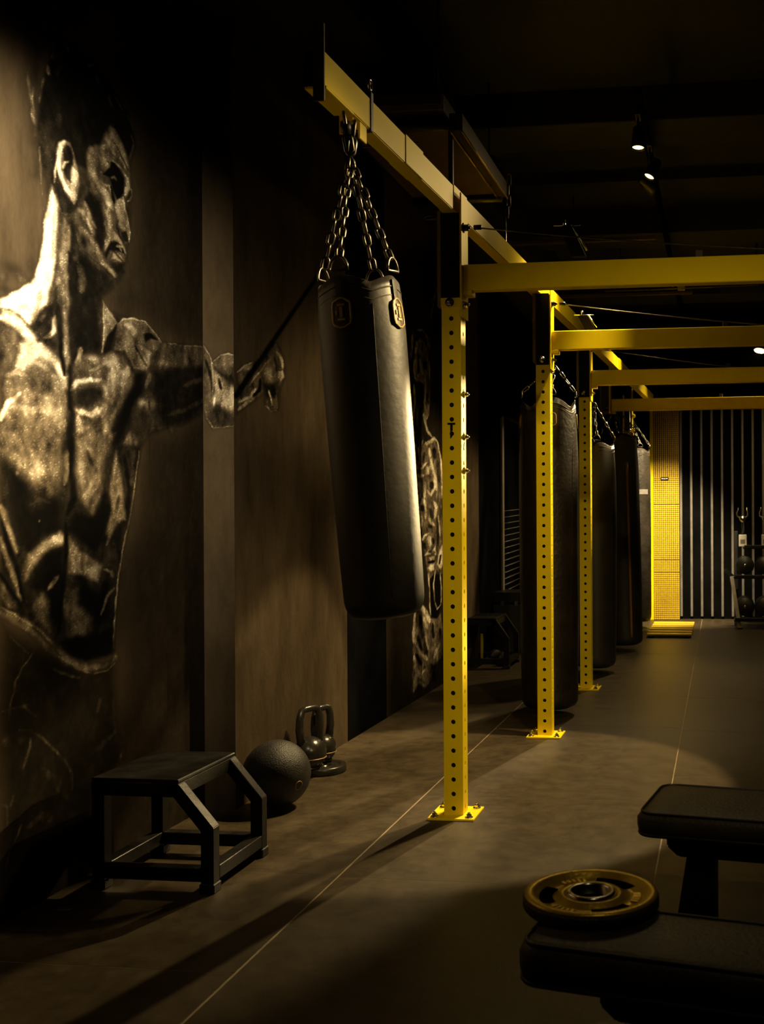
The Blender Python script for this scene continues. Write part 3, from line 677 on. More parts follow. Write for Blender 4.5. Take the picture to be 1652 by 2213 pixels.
ZT = .42
A1 = P(1369, 1757, z=ZT); bench('black padded flat bench behind the one holding the gold plate', A1, P(1652, 1778, z=ZT), P(1395, 1688, z=ZT), .062, .065, .10, ZT)
A2 = P(1104, 2040, z=ZT); A2b = P(1652, 2112, z=ZT)
bench('nearest black padded flat bench with the gold weight plate on it', A2, A2b, P(1175, 1936, z=ZT), .075, .14, .42, ZT, ln=1.2, leg2=.95)
gp = P(1278, 1928, z=ZT + .028)
wp = thing('weight_plate', 'gold-rimmed round weight plate lying on the nearest bench', 'weight plate', (gp.x, gp.y, ZT + .0025), (0, 0, .4))
R = .131
fc = MB().lathe([(.048, .010), (.048, .024), (.060, .026), (.064, .018), (.104, .016), (.109, .028), (.121, .030), (R - .003, .0265), (R - .003, .0235), (.06, .0130), (.048, .010)], 64).link('face', 'gold', wp, 'gold painted face')
MB().lathe([(.048, .002), (.048, .0095), (.06, .0125), (R - .003, .0232), (R - .0005, .0215), (R, .016), (R, .006), (R - .004, 0), (.05, 0), (.048, .002)], 64).link('disc', 'rubber', wp, 'dark rubber rim and underside')
MB().lathe([(.036, .003), (.036, .027), (.039, .030), (.045, .030), (.0478, .027), (.0478, .003), (.036, .003)], 40).link('hub_sleeve', 'chrome', wp, 'chrome hub sleeve')
for k in range(3):      # dark grip slots round the dished face
    a0 = 2 * math.pi * k / 3 + .25; pts = []
    for j in range(9): a = a0 + j * .115; pts.append((.100 * math.cos(a), .100 * math.sin(a)))
    for j in range(8, -1, -1): a = a0 + j * .115; pts.append((.074 * math.cos(a), .074 * math.sin(a)))
    m_ = MB(); nq = 9
    vs = [(x, y, .0197) for x, y in pts] + [(x, y, .012) for x, y in pts]; n_ = len(pts)
    m_.add(vs, [(j, j + 1, n_ - 2 - j, n_ - 1 - j) for j in range(8)] + [(j, (j + 1) % n_, n_ + (j + 1) % n_, n_ + j) for j in range(n_)]); m_.link('grip_slot', 'wall_black', wp, 'dark grip slot')
for k in range(3):      # raised lettering bars between the slots
    a0 = 2 * math.pi * k / 3 + 1.45; m_ = MB()
    for j in range(5):
        a = a0 + j * .12; q = Matrix.Rotation(a, 3, 'Z'); m_.box((.080, -.0035, .016), (.096, .0035, .0205), .001, rot=q, org=(0, 0, 0))
    m_.link('raised_marks', 'gold', wp)
# ------------------------------------------------------------------ track lights
rl_ = thing('track_rail', 'black lighting track under the ceiling with spotlights along the aisle', 'track', (-.40, 5.2, 3.24))
MB().box((-.018, 0, 0), (.018, 6.6, .03), .003).link('rail', 'wall_black', rl_)
for y in (.65, 3.0, 5.3): MB().box((-.006, y, .03), (.006, y + .02, .09)).link('hanger', 'wall_black', rl_)
def lamp(label, loc, tilt, on=True, r=.038, box=False, grp='track spotlights under the ceiling'):
    loc = Vector(loc); t = thing('track_spotlight', label, 'spotlight', loc, None, grp)
    dirv = Vector(tilt).normalized(); q = Vector((0, 0, -1)).rotation_difference(dirv).to_matrix()
    MB().box((-.014, -.05, .215 - .07), (.014, .05, .239 - .07), .003).link('adapter', 'black_steel', t)
    MB().tube([(0, 0, .15), (0, 0, .06)], .007, 8).link('stem', 'black_steel', t)
    MB().lathe([(r * .8, .10), (r * .9, .09), (r, .0), (r, -.012), (r - .004, -.012), (r - .005, .0), (0, .002)][:], 24, rot=q).link('can', 'black_steel', t)
    MB().lathe([(0, -.003), (r - .0055, -.003), (r - .0055, .0), (0, .0)], 24, rot=q).link('lens', 'lamp' if on else 'glass', t, 'glowing warm lens' if on else 'unlit lens')
    if box: MB().box((.05, -.02, -.065), (.11, .02, -.01), .003).link('driver_box', 'white', t, 'pale square driver box')
    return t
L1 = P(1380, 316, z=3.07); L2 = P(1405, 379, z=3.07); L3 = P(1414, 412, z=3.05)
def hung(label, p, tilt, on=True, **k): return lamp(label, (-.40, p.y, p.z), tilt, on, **k)
lamp('lit spotlight on the track, nearest of the lit pair', (L1.x, L1.y, L1.z), (-.05, -.12, -1), r=.036)
lamp('lit tilted spotlight on the track, second of the pair', (L2.x, L2.y, L2.z), (-.45, -.25, -1), r=.034)
lamp('unlit spotlight on the track just past the lit pair', (L3.x, L3.y, L3.z), (.8, .3, -.7), False, r=.036)
L4 = P(1452, 611, d=8.8); L5 = P(1643, 757, d=11.9)
lamp('lit spotlight with pale box just under the nearest crossbeam', L4, (-.75, -.35, -.7), r=.040, box=True)
lamp('lit spotlight at the right edge under the second crossbeam', L5, (-.2, -.4, -1), r=.07, box=True)
c0 = P(1308, 630, d=9.15); c1 = P(1640, 616, d=9.05)
tr = thing('conduit', 'thin pale conduit under the ceiling below the nearest crossbeam', 'conduit', c0, None, 'thin conduits crossing under the ceiling')
MB().tube([(0, 0, 0), (c1 - c0)], .007, 8).link('pipe', 'slat', tr); MB().tube([(c1 - c0) * .99, (c1 - c0) * .99 + Vector((0, 0, CEIL - .002 - c1.z))], .005, 6).link('drop_rod', 'black_steel', tr); MB().tube([(c1 - c0) * .1, (c1 - c0) * .1 + Vector((0, 0, CEIL - .002 - c0.z))], .005, 6).link('drop_rod', 'black_steel', tr)
for lab, a, b, d, m in (('brown conduit above the nearest crossbeam beside the overhead beam', (1092, 528), (1420, 514), 7.7, 'wood'), ('faint brown conduit below the nearest crossbeam by the second upright', (1188, 642), (1500, 632), 9.4, 'wood')):
    a, b = P(*a, d=d), P(*b, d=d); o = thing('conduit', lab, 'conduit', a, None, 'thin conduits crossing under the ceiling')
    MB().box((0, -.02, -.012), ((b - a).x, .02, .012), .003, rot=Vector((1, 0, 0)).rotation_difference((b - a).normalized()).to_matrix(), org=(0, 0, 0)).link('pipe', m, o)
    MB().tube([(.5, 0, .012), (.5, 0, max(.05, CEIL - .03 - a.z))], .005, 6).link('drop_rod', 'black_steel', o)

# ------------------------------------------------------------------ suspended platform beyond the overhead beam
ZP = 3.0
q0, q1 = P(953, 212, z=ZP), P(1086, 385, z=ZP)
sp = thing('hanging_platform', 'dark steel platform with brown underside hung above the overhead beam', 'platform', (q0.x, q0.y, ZP))
Lp = q1.y - q0.y
MB().box((-.42, 0, -.05), (0, Lp, 0), .004).link('deck', 'wood', sp, 'brown deck board')
MB().box((-.012, -.005, -.055), (.012, Lp + .005, .02), .003).link('edge_rail', 'slat', sp)
MB().box((-.43, -.012, -.03), (0, .0, .02), .003).link('end_rail', 'dark_plate', sp)
ra, rb_ = P(985, 283, z=2.86), P(1074, 428, z=2.86)
dx = ra.x - q0.x
lo = ra.y - q0.y; hi_ = rb_.y - q0.y
MB().box((dx - .03, lo, -.14), (dx + .03, hi_, -.06), .004).link('side_channel', 'dark_plate', sp)
for k, m in ((-.02, 'gold'), (.03, 'gold')):
    MB().tube([(dx + k, lo, -.145), (dx + k, hi_, -.145)], .005, 6).link('channel_rod', m, sp)
MB().box((-.42, lo + .02, -.125), (dx - .032, hi_ - .02, -.10), .003).link('lower_panel', 'wood', sp, 'brown lower panel')
MB().tube([(-.42, lo, -.12), (dx, lo, -.11)], .022, 10).link('cross_tube', 'black_steel', sp)
MB().tube([(-.42, hi_, -.14), (dx, hi_, -.14)], .022, 10).link('cross_tube', 'black_steel', sp)
va = P(975, 295, z=2.85) - Vector((q0.x, q0.y, ZP))
MB().box((va.x - .010, va.y - .012, -.52), (va.x + .010, va.y + .012, -.12), .002).link('strut', 'black_steel', sp)
pl = link_mesh(.07, .03, .005)
chain(sp, (-.36, lo - .02, -.19), (-.10, lo - .02, -.19), pl, .055, seed=7); chain(sp, (-.36, hi_, -.23), (-.08, hi_, -.22), pl, .055, seed=8); chain(sp, (dx + .04, hi_ - .01, -.02), (dx + .03, hi_ + .02, -.24), pl, .055, seed=9)
for x, y in ((-.02, .04), (-.02, Lp - .05), (-.38, .04), (-.38, Lp - .05)):
    MB().tube([(x, y, .02), (x, y, CEIL - ZP)], .006, 6).link('hanger_rod', 'black_steel', sp)
    MB().lathe([(0, .02), (.014, .022), (.016, .035), (.01, .05), (0, .052)], 10, (x, y, 0)).link('rod_nut', 'chrome', sp)
MB().tube([(dx + .02, hi_, -.2), (dx + .025, hi_, -.62)], .003, 6).link('drop_cable', 'chain', sp)

# black clamps standing on the crossbeams
def clamp(label, base, top, w, y, g):
    b, t_ = P(*base, Y=y), P(*top, Y=y); o = thing('clamp_bracket', label, 'clamp', b, None, g)
    v = t_ - b
    bevelled(MB().prism([(0, 0), (w, 0), (v.x + w, v.z), (v.x, v.z)], -.02, .02, lambda a, c_, z: (a, z, c_)), .002).link('arm', 'letter', o)
    MB().tube([(w + .004, -.02, .02), (v.x + w + .004, -.02, v.z)], .004, 6).link('edge_rod', 'chrome', o)
    MB().tube([(v.x - .02, 0, v.z + .008), (v.x + w + .03, 0, v.z + .006)], .003, 6).tube([(v.x + w * .4, 0, v.z), (v.x + w * .4, 0, v.z + .03)], .006, 8).link('wing_screw', 'chrome', o)
yb1 = posts[0][0].y + .09; yb2 = posts[1][0].y + .09
clamp('black clamp arm leaning on top of the nearest crossbeam', (1238, 556), (1208, 492), .055, yb1, None)
clamp('small black clamp arm on top of the second crossbeam', (1268, 718), (1250, 684), .055, yb2, None)

# ------------------------------------------------------------------ dumbbell rack at the far right, trophies on it
rk = P(1600, 1359, z=0); RY = rk.y
rack = thing('dumbbell_rack', 'black dumbbell rack with pale slanted legs by the slatted wall', 'rack', (rk.x, RY, 0))
def rp(px, py, dy=0.0): p = P(px, py, Y=RY + dy); return p - Vector((rk.x, RY, 0))
W2 = 1.7
for off in (0, W2):
    a, b = rp(1600, 1359), rp(1582, 1246)
    bevelled(MB().prism([(a.x - .02, .012), (a.x + .016, .012), (b.x + .02, b.z), (b.x - .022, b.z + .02)], 0, .06, lambda x, z_, y: (x + off, y, z_)), .003).link('slanted_leg', 'white', rack, 'pale grey slanted leg')
    MB().box((a.x - .03 + off, -.03, 0), (a.x + .03 + off, .30, .012), .003).link('foot', 'black_steel', rack)
    MB().box((b.x + .03 + off, .34, .0), (b.x + .07 + off, .40, 1.0), .003).link('rear_upright', 'black_steel', rack)
    c_ = rp(1566, 1232); MB().prism([(b.x - .02, b.z), (b.x + .03, b.z + .01), (b.x - .055, b.z + .075), (b.x - .085, b.z + .06)], .0, .05, lambda x, z_, y: (x + off, y, z_)).link('bent_top', 'black_steel', rack)
shz = [rp(1610, 1183).z, rp(1610, 1247).z, rp(1610, 1338).z]
for z_, dy in zip(shz, (.22, .10, .0)):
    MB().box((-.06 if z_ < .6 else .04, dy - .05, z_ - .022), (W2, dy + .16, z_), .004).link('shelf', 'black_steel', rack)
    MB().box((-.05 if z_ < .6 else .05, dy - .062, z_ - .012), (W2, dy - .05, z_ + .018), .002).link('shelf_lip', 'worn_black', rack)
n = 0
for row, (py, dy, r) in enumerate(((1218, .13, .094), (1307, .135, .10))):
    for k in range(3):
        p = rp(1611 + 43 * k, py, dy); zc = shz[1 + row] + r + .022
        where = ['upper', 'lower'][row] + ' shelf of the dumbbell rack'
        lab = ['black round dumbbell at the left end of the ' + where, 'black round dumbbell second from the left on the ' + where, 'black round dumbbell third from the left on the ' + where][k]
        dumbbell('dumbbell', lab, (rk.x + p.x, RY + dy + .06, zc), r, .24, 'round dumbbells on the rack')
for px, lab in ((1606, 'small trophy with upturned arms on a white block atop the rack'), (1655, 'second white-block trophy at the right edge atop the rack')):
    p = P(px, 1183, Y=RY + .24); t = thing('trophy', lab, 'trophy', (p.x, RY + .24, shz[0] + .002), None, 'trophies on the dumbbell rack')
    s = P(px + 10, 1183, Y=RY + .24).x - p.x
    MB().box((-s * .85, -.03, 0), (s * .85, .03, .125), .004).link('base_block', 'white', t, 'white stone block')
    MB().box((-s * .5, -.0315, .03), (s * .5, -.0295, .075)).link('engraved_plate', 'slat', t)
    MB().lathe([(.0, .125), (.02, .126), (.022, .135), (.01, .15), (.008, .24), (.012, .25), (.008, .26), (0, .262)], 14).link('stem', 'worn_black', t)
    MB().lathe([(0, .25), (.014, .255), (.032, .28), (.036, .30), (.02, .325), (0, .33)], 16).link('cup', 'chrome', t)
    for q in (-1, 1): MB().tube([(q * .025, 0, .30), (q * .055, 0, .325), (q * .058, 0, .355), (q * .045, 0, .385), (q * .045, 0, .41)], [.008, .009, .008, .006, .004], 8).link('arm', 'chrome', t)
# ------------------------------------------------------------------ the mural: brush strokes in metres on each wall face
# P fill, S stroke, B blob: tone, opacity, edge or widths, points
MURAL = {
'near': '''P 0.13 0.75 0.0796 3.485,3.075,4.162,3.418,4.121,-0.494,3.211,-0.146,3.427,0.344,3.464,0.672,3.466,0.961,3.582,1.286,3.677,1.475,3.915,1.529,4.084,1.599,4.087,1.871,3.746,1.843,3.587,1.883,3.474,1.862,3.399,1.927,3.476,2.007,3.561,2.306
P 0.1 0.9 0.0326 2.84,0.878,3.097,0.737,3.243,0.68,3.43,0.677,3.461,0.336,3.238,0.145,3.045,-0.082,2.834,-0.002
P 0.16 0.6 0.0952 3.067,2.691,3.693,3.18,2.979,2.819,2.854,2.756,2.853,2.594
P 0.17 0.9 0.0109 3.03,2.317,3.022,2.371,3.031,2.444,3.064,2.564,3.101,2.663,3.115,2.681,3.185,2.702,3.27,2.688,3.378,2.673,3.475,2.626,3.525,2.601,3.568,2.5,3.538,2.437,3.543,2.319,3.533,2.184,3.529,2.144,3.508,2.091,3.493,2.036,3.473,1.996,3.358,1.919,3.351,1.737,3.412,1.878,3.536,1.88,3.684,1.861,3.742,1.827,4.087,1.866,4.084,1.599,3.908,1.534,3.652,1.473,3.592,1.412,3.554,1.278,3.455,0.994,3.413,0.717,3.169,0.757,2.841,0.905,2.847,1.808,2.919,1.843,2.983,1.884,3.018,1.932,3.046,2.036,3.049,2.094,3.069,2.146
P 0.16 0.8 0.0333 2.964,2.576,2.982,2.631,3.058,2.663,3.084,2.65,3.068,2.556,3.033,2.445,3.021,2.371,3.002,2.311,2.988,2.418,2.97,2.515
S 0.5 0.75 0.007,0.0154 2.974,2.517,2.988,2.454,3.001,2.411,3.006,2.358
S 0.55 0.7 0.0042,0.007 3.001,2.483,2.999,2.446,3.003,2.4,3.008,2.354
S 0.42 0.6 0.0112,0.0042 3.006,2.358,3.004,2.329,3,2.308
P 0.07 1 0.0082 3.03,2.316,3.021,2.371,3.031,2.444,3.045,2.512,3.064,2.564,3.084,2.606,3.1,2.662,3.116,2.682,3.148,2.681,3.185,2.702,3.231,2.707,3.27,2.688,3.319,2.696,3.377,2.673,3.429,2.651,3.476,2.626,3.491,2.599,3.526,2.601,3.55,2.555,3.57,2.5,3.539,2.437,3.49,2.478,3.418,2.523,3.361,2.434,3.289,2.398,3.276,2.321,3.211,2.321,3.179,2.38,3.13,2.353,3.113,2.293,3.043,2.246
P 0.2 0.8 0.0286 3.025,2.372,3.09,2.396,3.114,2.348,3.101,2.243,3.005,2.213,3.02,2.287
S 0.55 0.8 0.0075,0.0045 3.102,2.666,3.1,2.633,3.088,2.603
S 0.55 0.5 0.009,0.006 3.148,2.678,3.173,2.679,3.189,2.661
S 0.5 0.6 0.0075,0.0075 3.096,2.611,3.124,2.636,3.148,2.643
S 0.5 0.7 0.009,0.009 3.072,2.577,3.076,2.552
S 0.4 0.7 0.0042,0.0042 3.053,2.53,3.041,2.496,3.031,2.444
S 0.42 0.6 0.006,0.006 3.231,2.682,3.248,2.671,3.261,2.664
S 0.5 0.6 0.008,0.008 3.287,2.662,3.318,2.683
S 0.42 0.6 0.0128,0.0128 3.327,2.652,3.354,2.632
S 0.4 0.5 0.0045,0.0045 3.336,2.677,3.377,2.662
S 0.45 0.7 0.0032,0.0032 3.447,2.626,3.486,2.597
S 0.35 0.4 0.008,0.008 3.405,2.617,3.423,2.584
S 0.4 0.7 0.0032,0.0032 3.515,2.592,3.545,2.561,3.55,2.546
S 0.35 0.6 0.0048,0.0048 3.54,2.534,3.56,2.502,3.534,2.438
S 0.25 0.5 0.009,0.009 3.115,2.565,3.14,2.605
S 0.16 0.6 0.015,0.015 3.13,2.448,3.122,2.405
P 0.27 1 0.005 3.415,2.516,3.446,2.512,3.481,2.484,3.518,2.444,3.533,2.387,3.538,2.341,3.506,2.302,3.5,2.248,3.529,2.182,3.526,2.143,3.494,2.132,3.51,2.101,3.493,2.061,3.493,2.038,3.441,2,3.361,2.022,3.294,2.04,3.248,2.048,3.217,2.094,3.199,2.157,3.231,2.193,3.282,2.269,3.278,2.344,3.298,2.403,3.355,2.432,3.375,2.461
S 0.6 0.7 0.024,0.016 3.307,2.401,3.297,2.351,3.306,2.315,3.344,2.293,3.373,2.268
P 0.52 0.85 0.0082 3.41,2.511,3.441,2.51,3.476,2.485,3.507,2.443,3.523,2.407,3.496,2.399,3.445,2.448,3.4,2.453,3.375,2.453
S 0.1 0.9 0.0042,0.0042 3.425,2.47,3.476,2.439,3.525,2.396
S 0.62 0.9 0.008,0.0128 3.434,2.399,3.475,2.389,3.515,2.366,3.522,2.336,3.501,2.303
B 0.56 0.8 0.0193,0.0246 3.374,2.379
S 0.5 0.6 0.0128,0.0128 3.355,2.418,3.405,2.443,3.44,2.426
P 0.02 1 0.003 3.417,2.391,3.442,2.396,3.47,2.379,3.496,2.358,3.493,2.313,3.475,2.284,3.449,2.273,3.424,2.306,3.404,2.334,3.364,2.333,3.409,2.37
S 0.75 0.9 0.0064,0.0064 3.414,2.335,3.434,2.348,3.447,2.341
S 0.65 0.9 0.0064,0.0096 3.369,2.301,3.398,2.304,3.416,2.29,3.423,2.276
S 0.64 0.9 0.0256,0.016 3.374,2.285,3.398,2.253,3.418,2.233
S 0.05 0.9 0.0096,0.0096 3.416,2.307,3.426,2.278,3.436,2.255
P 0.56 1 0.004 3.443,2.266,3.48,2.288,3.495,2.255,3.516,2.217,3.529,2.182,3.521,2.153,3.5,2.174,3.453,2.188,3.453,2.214,3.433,2.243
S 0.85 0.9 0.004,0.004 3.49,2.292,3.5,2.254,3.521,2.212,3.532,2.18,3.526,2.146
S 0.05 0.9 0.0056,0.0056 3.458,2.204,3.45,2.179,3.468,2.151,3.494,2.135
P 0.08 0.9 0.004 3.473,2.167,3.505,2.179,3.521,2.159,3.521,2.144,3.494,2.141
B 0.7 0.8 0.0069,0.0072 3.474,2.185
S 0.6 0.85 0.0176,0.0112 3.398,2.224,3.41,2.173,3.397,2.127,3.384,2.087
P 0.06 0.95 0.0102 3.282,2.249,3.325,2.251,3.358,2.224,3.378,2.184,3.372,2.098,3.352,2.076,3.319,2.107,3.315,2.175,3.277,2.206,3.249,2.209
S 0.66 0.9 0.027,0.009 3.24,2.176,3.27,2.174,3.288,2.143,3.307,2.118
S 0.55 0.85 0.0135,0.018 3.276,2.11,3.319,2.085,3.342,2.057,3.366,2.034,3.401,2.025,3.431,2.004
S 0.42 0.7 0.0192,0.0192 3.23,2.114,3.267,2.113,3.295,2.101
S 0.3 0.6 0.0135,0.0135 3.296,2.17,3.305,2.145
P 0.56 0.9 0.004 3.422,2.162,3.453,2.153,3.478,2.142,3.489,2.119,3.447,2.132,3.412,2.12,3.382,2.078,3.369,2.075,3.382,2.115
P 0.05 0.95 0.004 3.412,2.117,3.452,2.127,3.494,2.114,3.504,2.096,3.452,2.095,3.406,2.084,3.386,2.053,3.374,2.062
S 0.62 0.9 0.0064,0.0064 3.447,2.108,3.489,2.119,3.505,2.099
P 0.6 0.95 0.003 3.422,2.079,3.452,2.089,3.478,2.084,3.493,2.067,3.473,2.059,3.437,2.063,3.414,2.057
S 0.04 0.9 0.0048,0.0048 3.432,2.087,3.462,2.074,3.496,2.064
P 0.07 0.9 0.0082 3.416,2.049,3.493,2.059,3.493,2.035,3.462,2.013,3.406,2.03
S 0.6 0.9 0.0034,0.0034 3.528,2.341,3.544,2.334,3.545,2.314,3.517,2.285
B 0.05 0.8 0.0095,0.0244 3.258,2.08
S 0.35 0.8 0.0045,0.0045 3.217,2.094,3.23,2.065,3.248,2.05
P 0.45 1 0.0037 3.131,2.359,3.157,2.374,3.183,2.375,3.205,2.353,3.223,2.31,3.234,2.254,3.218,2.203,3.2,2.186,3.16,2.204,3.139,2.235,3.124,2.278,3.127,2.326
P 0.11 0.95 0.0037 3.148,2.341,3.166,2.363,3.188,2.368,3.205,2.347,3.201,2.314,3.187,2.288,3.191,2.246,3.165,2.254,3.152,2.276,3.157,2.299
S 0.97 0.9 0.0105,0.0135 3.159,2.372,3.135,2.353,3.127,2.321,3.128,2.279,3.143,2.242,3.169,2.22,3.2,2.208
S 0.75 0.9 0.0165,0.012 3.201,2.3,3.212,2.285,3.205,2.253,3.198,2.218,3.2,2.191
S 0.8 0.9 0.006,0.006 3.148,2.283,3.161,2.306,3.176,2.314
S 0.35 0.8 0.006,0.006 3.17,2.37,3.192,2.362,3.205,2.342
B 0.85 0.8 0.0057,0.0095 3.182,2.211
P 0.28 1 0.0038 3.083,2.194,3.104,2.19,3.125,2.16,3.142,2.143,3.195,2.153,3.199,2.103,3.212,2.066,3.248,2.045,3.294,2.034,3.361,2.016,3.421,1.993,3.351,1.918,3.322,1.881,3.015,1.821,3.016,1.937,3.032,1.971,3.045,2.036,3.05,2.094,3.071,2.146
P 1 1 0.0077 3.096,2.209,3.106,2.188,3.117,2.16,3.116,2.107,3.109,2.04,3.1,1.972,3.085,1.903,3.06,1.83,3.015,1.821,3.016,1.929,3.034,1.972,3.045,2.036,3.05,2.094,3.071,2.146,3.083,2.189
S 0.72 0.9 0.0042,0.0042 3.104,2.143,3.095,2.075,3.09,1.995,3.065,1.912,3.031,1.845
S 0.9 0.9 0.006,0.006 3.118,2.294,3.107,2.262,3.102,2.224
S 0.8 0.5 0.0042,0.0042 3.031,2.314,3.036,2.213,3.05,2.115
P 0.15 0.95 0.0077 3.105,2.235,3.126,2.252,3.156,2.216,3.195,2.182,3.186,2.156,3.142,2.143,3.121,2.174,3.104,2.193
S 0.55 0.8 0.0126,0.0182 3.155,2.123,3.155,2.064,3.141,1.981,3.115,1.909
S 0.5 0.8 0.0135,0.0135 3.172,2.109,3.178,2.044,3.162,1.96,3.155,1.878
S 0.12 0.85 0.0105,0.018 3.195,2.129,3.198,2.049,3.184,1.965,3.193,1.886
S 0.42 0.8 0.012,0.0225 3.207,2.013,3.238,1.982,3.211,1.93
P 0.06 0.85 0.0163 3.203,2.093,3.239,2.043,3.323,2.019,3.401,2,3.42,1.961,3.351,1.904,3.275,1.903,3.257,1.981,3.216,2.026
B 0.38 0.7 0.0107,0.0163 3.233,1.9
S 0.05 0.8 0.0105,0.0105 3.176,2.027,3.185,1.992
S 0.12 0.6 0.0105,0.0105 3.115,1.896,3.097,1.837
S 0.55 0.6 0.0096,0.0096 3.259,2.212,3.277,2.195,3.296,2.162,3.324,2.139
S 0.5 0.7 0.0075,0.0075 3.323,2.086,3.342,2.062
S 0.45 0.6 0.0096,0.0096 3.382,2.18,3.392,2.146,3.387,2.113
S 0.5 0.6 0.0068,0.0068 3.452,2.118,3.478,2.102
S 0.45 0.5 0.0112,0.0112 3.297,2.334,3.335,2.31,3.374,2.302
S 0.12 0.7 0.008,0.008 3.336,2.386,3.345,2.35,3.374,2.342
B 0.5 0.6 0.0133,0.0174 3.425,2.45
S 0.42 0.5 0.008,0.008 3.425,2.511,3.456,2.49,3.497,2.466
S 0.12 0.7 0.006,0.006 3.394,2.388,3.414,2.383
S 0.5 0.6 0.0075,0.0075 3.249,2.165,3.258,2.146
S 0.1 0.6 0.0096,0.0096 3.272,2.139,3.295,2.112
B 0.2 0.7 0.0265,0.0183 2.906,1.909
B 0.42 0.6 0.0227,0.0153 2.951,1.886
B 0.4 0.6 0.0115,0.0198 2.865,1.873
B 0.16 0.6 0.0161,0.0122 2.874,1.84
B 0.4 0.5 0.0151,0.0214 2.984,1.936
P 1 1 0.0071 2.847,1.805,2.905,1.837,2.984,1.884,3.017,1.932,3.032,1.966,3.102,1.983,3.091,1.933,3.066,1.871,3.051,1.824,3.021,1.8,2.997,1.768,2.978,1.752,2.936,1.775,2.891,1.787,2.847,1.782
B 0.7 0.6 0.0303,0.0116 2.955,1.803
S 0.62 0.7 0.012,0.012 3.031,1.864,3.017,1.815,2.987,1.76
S 0.8 0.6 0.0042,0.0042 3.072,1.975,3.051,1.908,3.031,1.861
P 0.6 0.9 0.0095 2.847,1.782,2.9,1.786,2.95,1.765,2.959,1.74,2.918,1.754,2.847,1.764
P 0.43 1 0.0088 2.847,1.747,2.895,1.75,2.936,1.736,2.954,1.7,2.917,1.625,2.872,1.589,2.854,1.546,2.871,1.516,2.845,1.466,2.844,1.332,3.128,1.346,3.176,1.516,3.166,1.583,3.151,1.616,3.089,1.668,3.05,1.69,2.997,1.704
P 0.36 0.9 0.0177 2.847,1.735,2.931,1.732,2.94,1.695,2.912,1.627,2.872,1.616,2.846,1.571
P 0.2 0.95 0.0095 2.978,1.749,3.007,1.779,3.056,1.81,3.101,1.837,3.11,1.763,3.11,1.709,3.151,1.648,3.11,1.674,3.05,1.709,3.011,1.724
S 1 0.9 0.0252,0.0336 2.847,1.755,2.895,1.758,2.936,1.745,2.973,1.724,2.997,1.704
S 0.93 0.9 0.033,0.012 2.997,1.704,3.05,1.69,3.089,1.668,3.125,1.645,3.151,1.616,3.166,1.583
S 0.72 0.85 0.0126,0.0126 3.101,1.806,3.1,1.761,3.075,1.738,3.05,1.728
S 0.12 0.85 0.0105,0.0105 3.111,1.865,3.08,1.814,3.041,1.77,3.002,1.75
S 0.45 0.6 0.0112,0.0112 3.021,1.778,3.051,1.796
P 0.07 0.95 0.0163 3.185,2.003,3.296,2.029,3.329,1.936,3.329,1.892,3.357,1.738,3.316,1.715,3.254,1.702,3.193,1.661,3.183,1.776
S 0.05 0.9 0.015,0.015 3.116,1.846,3.126,1.766,3.136,1.704,3.151,1.626
S 0.5 0.85 0.018,0.015 3.153,1.976,3.158,1.868,3.157,1.771,3.164,1.65
S 0.35 0.7 0.0195,0.0195 3.229,2,3.25,1.952,3.239,1.91
S 0.55 0.9 0.0135,0.0135 3.237,1.729,3.231,1.699,3.215,1.664
P 0.5 1 0.004 3.364,1.902,3.412,1.877,3.448,1.842,3.405,1.804,3.381,1.776,3.362,1.732,3.363,1.786
S 0.9 0.9 0.004,0.004 3.364,1.906,3.369,1.808,3.359,1.731
S 0.7 0.9 0.0048,0.0048 3.376,1.881,3.417,1.865,3.448,1.842
S 0.3 0.8 0.0144,0.0144 3.346,1.878,3.346,1.824
P 0.06 0.95 0.0042 3.368,1.74,3.387,1.787,3.442,1.841,3.46,1.845,3.429,1.797,3.41,1.746,3.374,1.723
P 0.4 1 0.0042 3.448,1.842,3.486,1.863,3.543,1.879,3.623,1.883,3.685,1.862,3.741,1.827,3.712,1.807,3.67,1.749,3.635,1.704,3.555,1.704,3.497,1.759,3.429,1.749
S 0.8 0.9 0.0042,0.0042 3.448,1.842,3.486,1.865,3.556,1.881,3.63,1.882,3.692,1.856,3.741,1.827
S 0.68 0.75 0.0208,0.0208 3.498,1.848,3.543,1.841,3.562,1.82
P 0.04 0.95 0.0043 3.616,1.836,3.671,1.849,3.716,1.83,3.663,1.826,3.629,1.805
S 0.6 0.75 0.0204,0.0204 3.589,1.799,3.656,1.795,3.615,1.756
S 0.07 0.9 0.0085,0.0085 3.562,1.784,3.601,1.754,3.638,1.723
S 0.15 0.5 0.0256,0.0256 3.46,1.831,3.441,1.786
P 0.8 0.95 0.0095 2.94,1.689,2.964,1.707,3.05,1.697,3.069,1.675,3.006,1.659,2.954,1.612,2.912,1.624,2.926,1.653
B 0.05 0.8 0.0092,0.0142 2.846,1.641
B 0.3 0.65 0.053,0.0336 3.015,1.58
B 0.28 0.75 0.0434,0.034 2.906,1.427
B 0.32 0.6 0.0343,0.0275 3.042,1.401
S 0.88 0.9 0.0126,0.0098 2.845,1.458,2.88,1.511,2.937,1.544
B 0.6 0.7 0.0479,0.0183 3.029,1.505
B 0.58 0.65 0.0138,0.0425 3.134,1.474
B 0.56 0.5 0.0448,0.0082 3.063,1.546
B 0.34 0.6 0.0303,0.0153 2.957,1.471
B 0.5 0.6 0.0337,0.0153 2.98,1.357
B 0.3 0.6 0.0185,0.0183 3.087,1.432
S 0.7 0.5 0.0126,0.0126 2.872,1.586,2.912,1.604,2.963,1.601
S 0.68 0.6 0.0112,0.0112 2.996,1.645,3.044,1.64,3.109,1.611
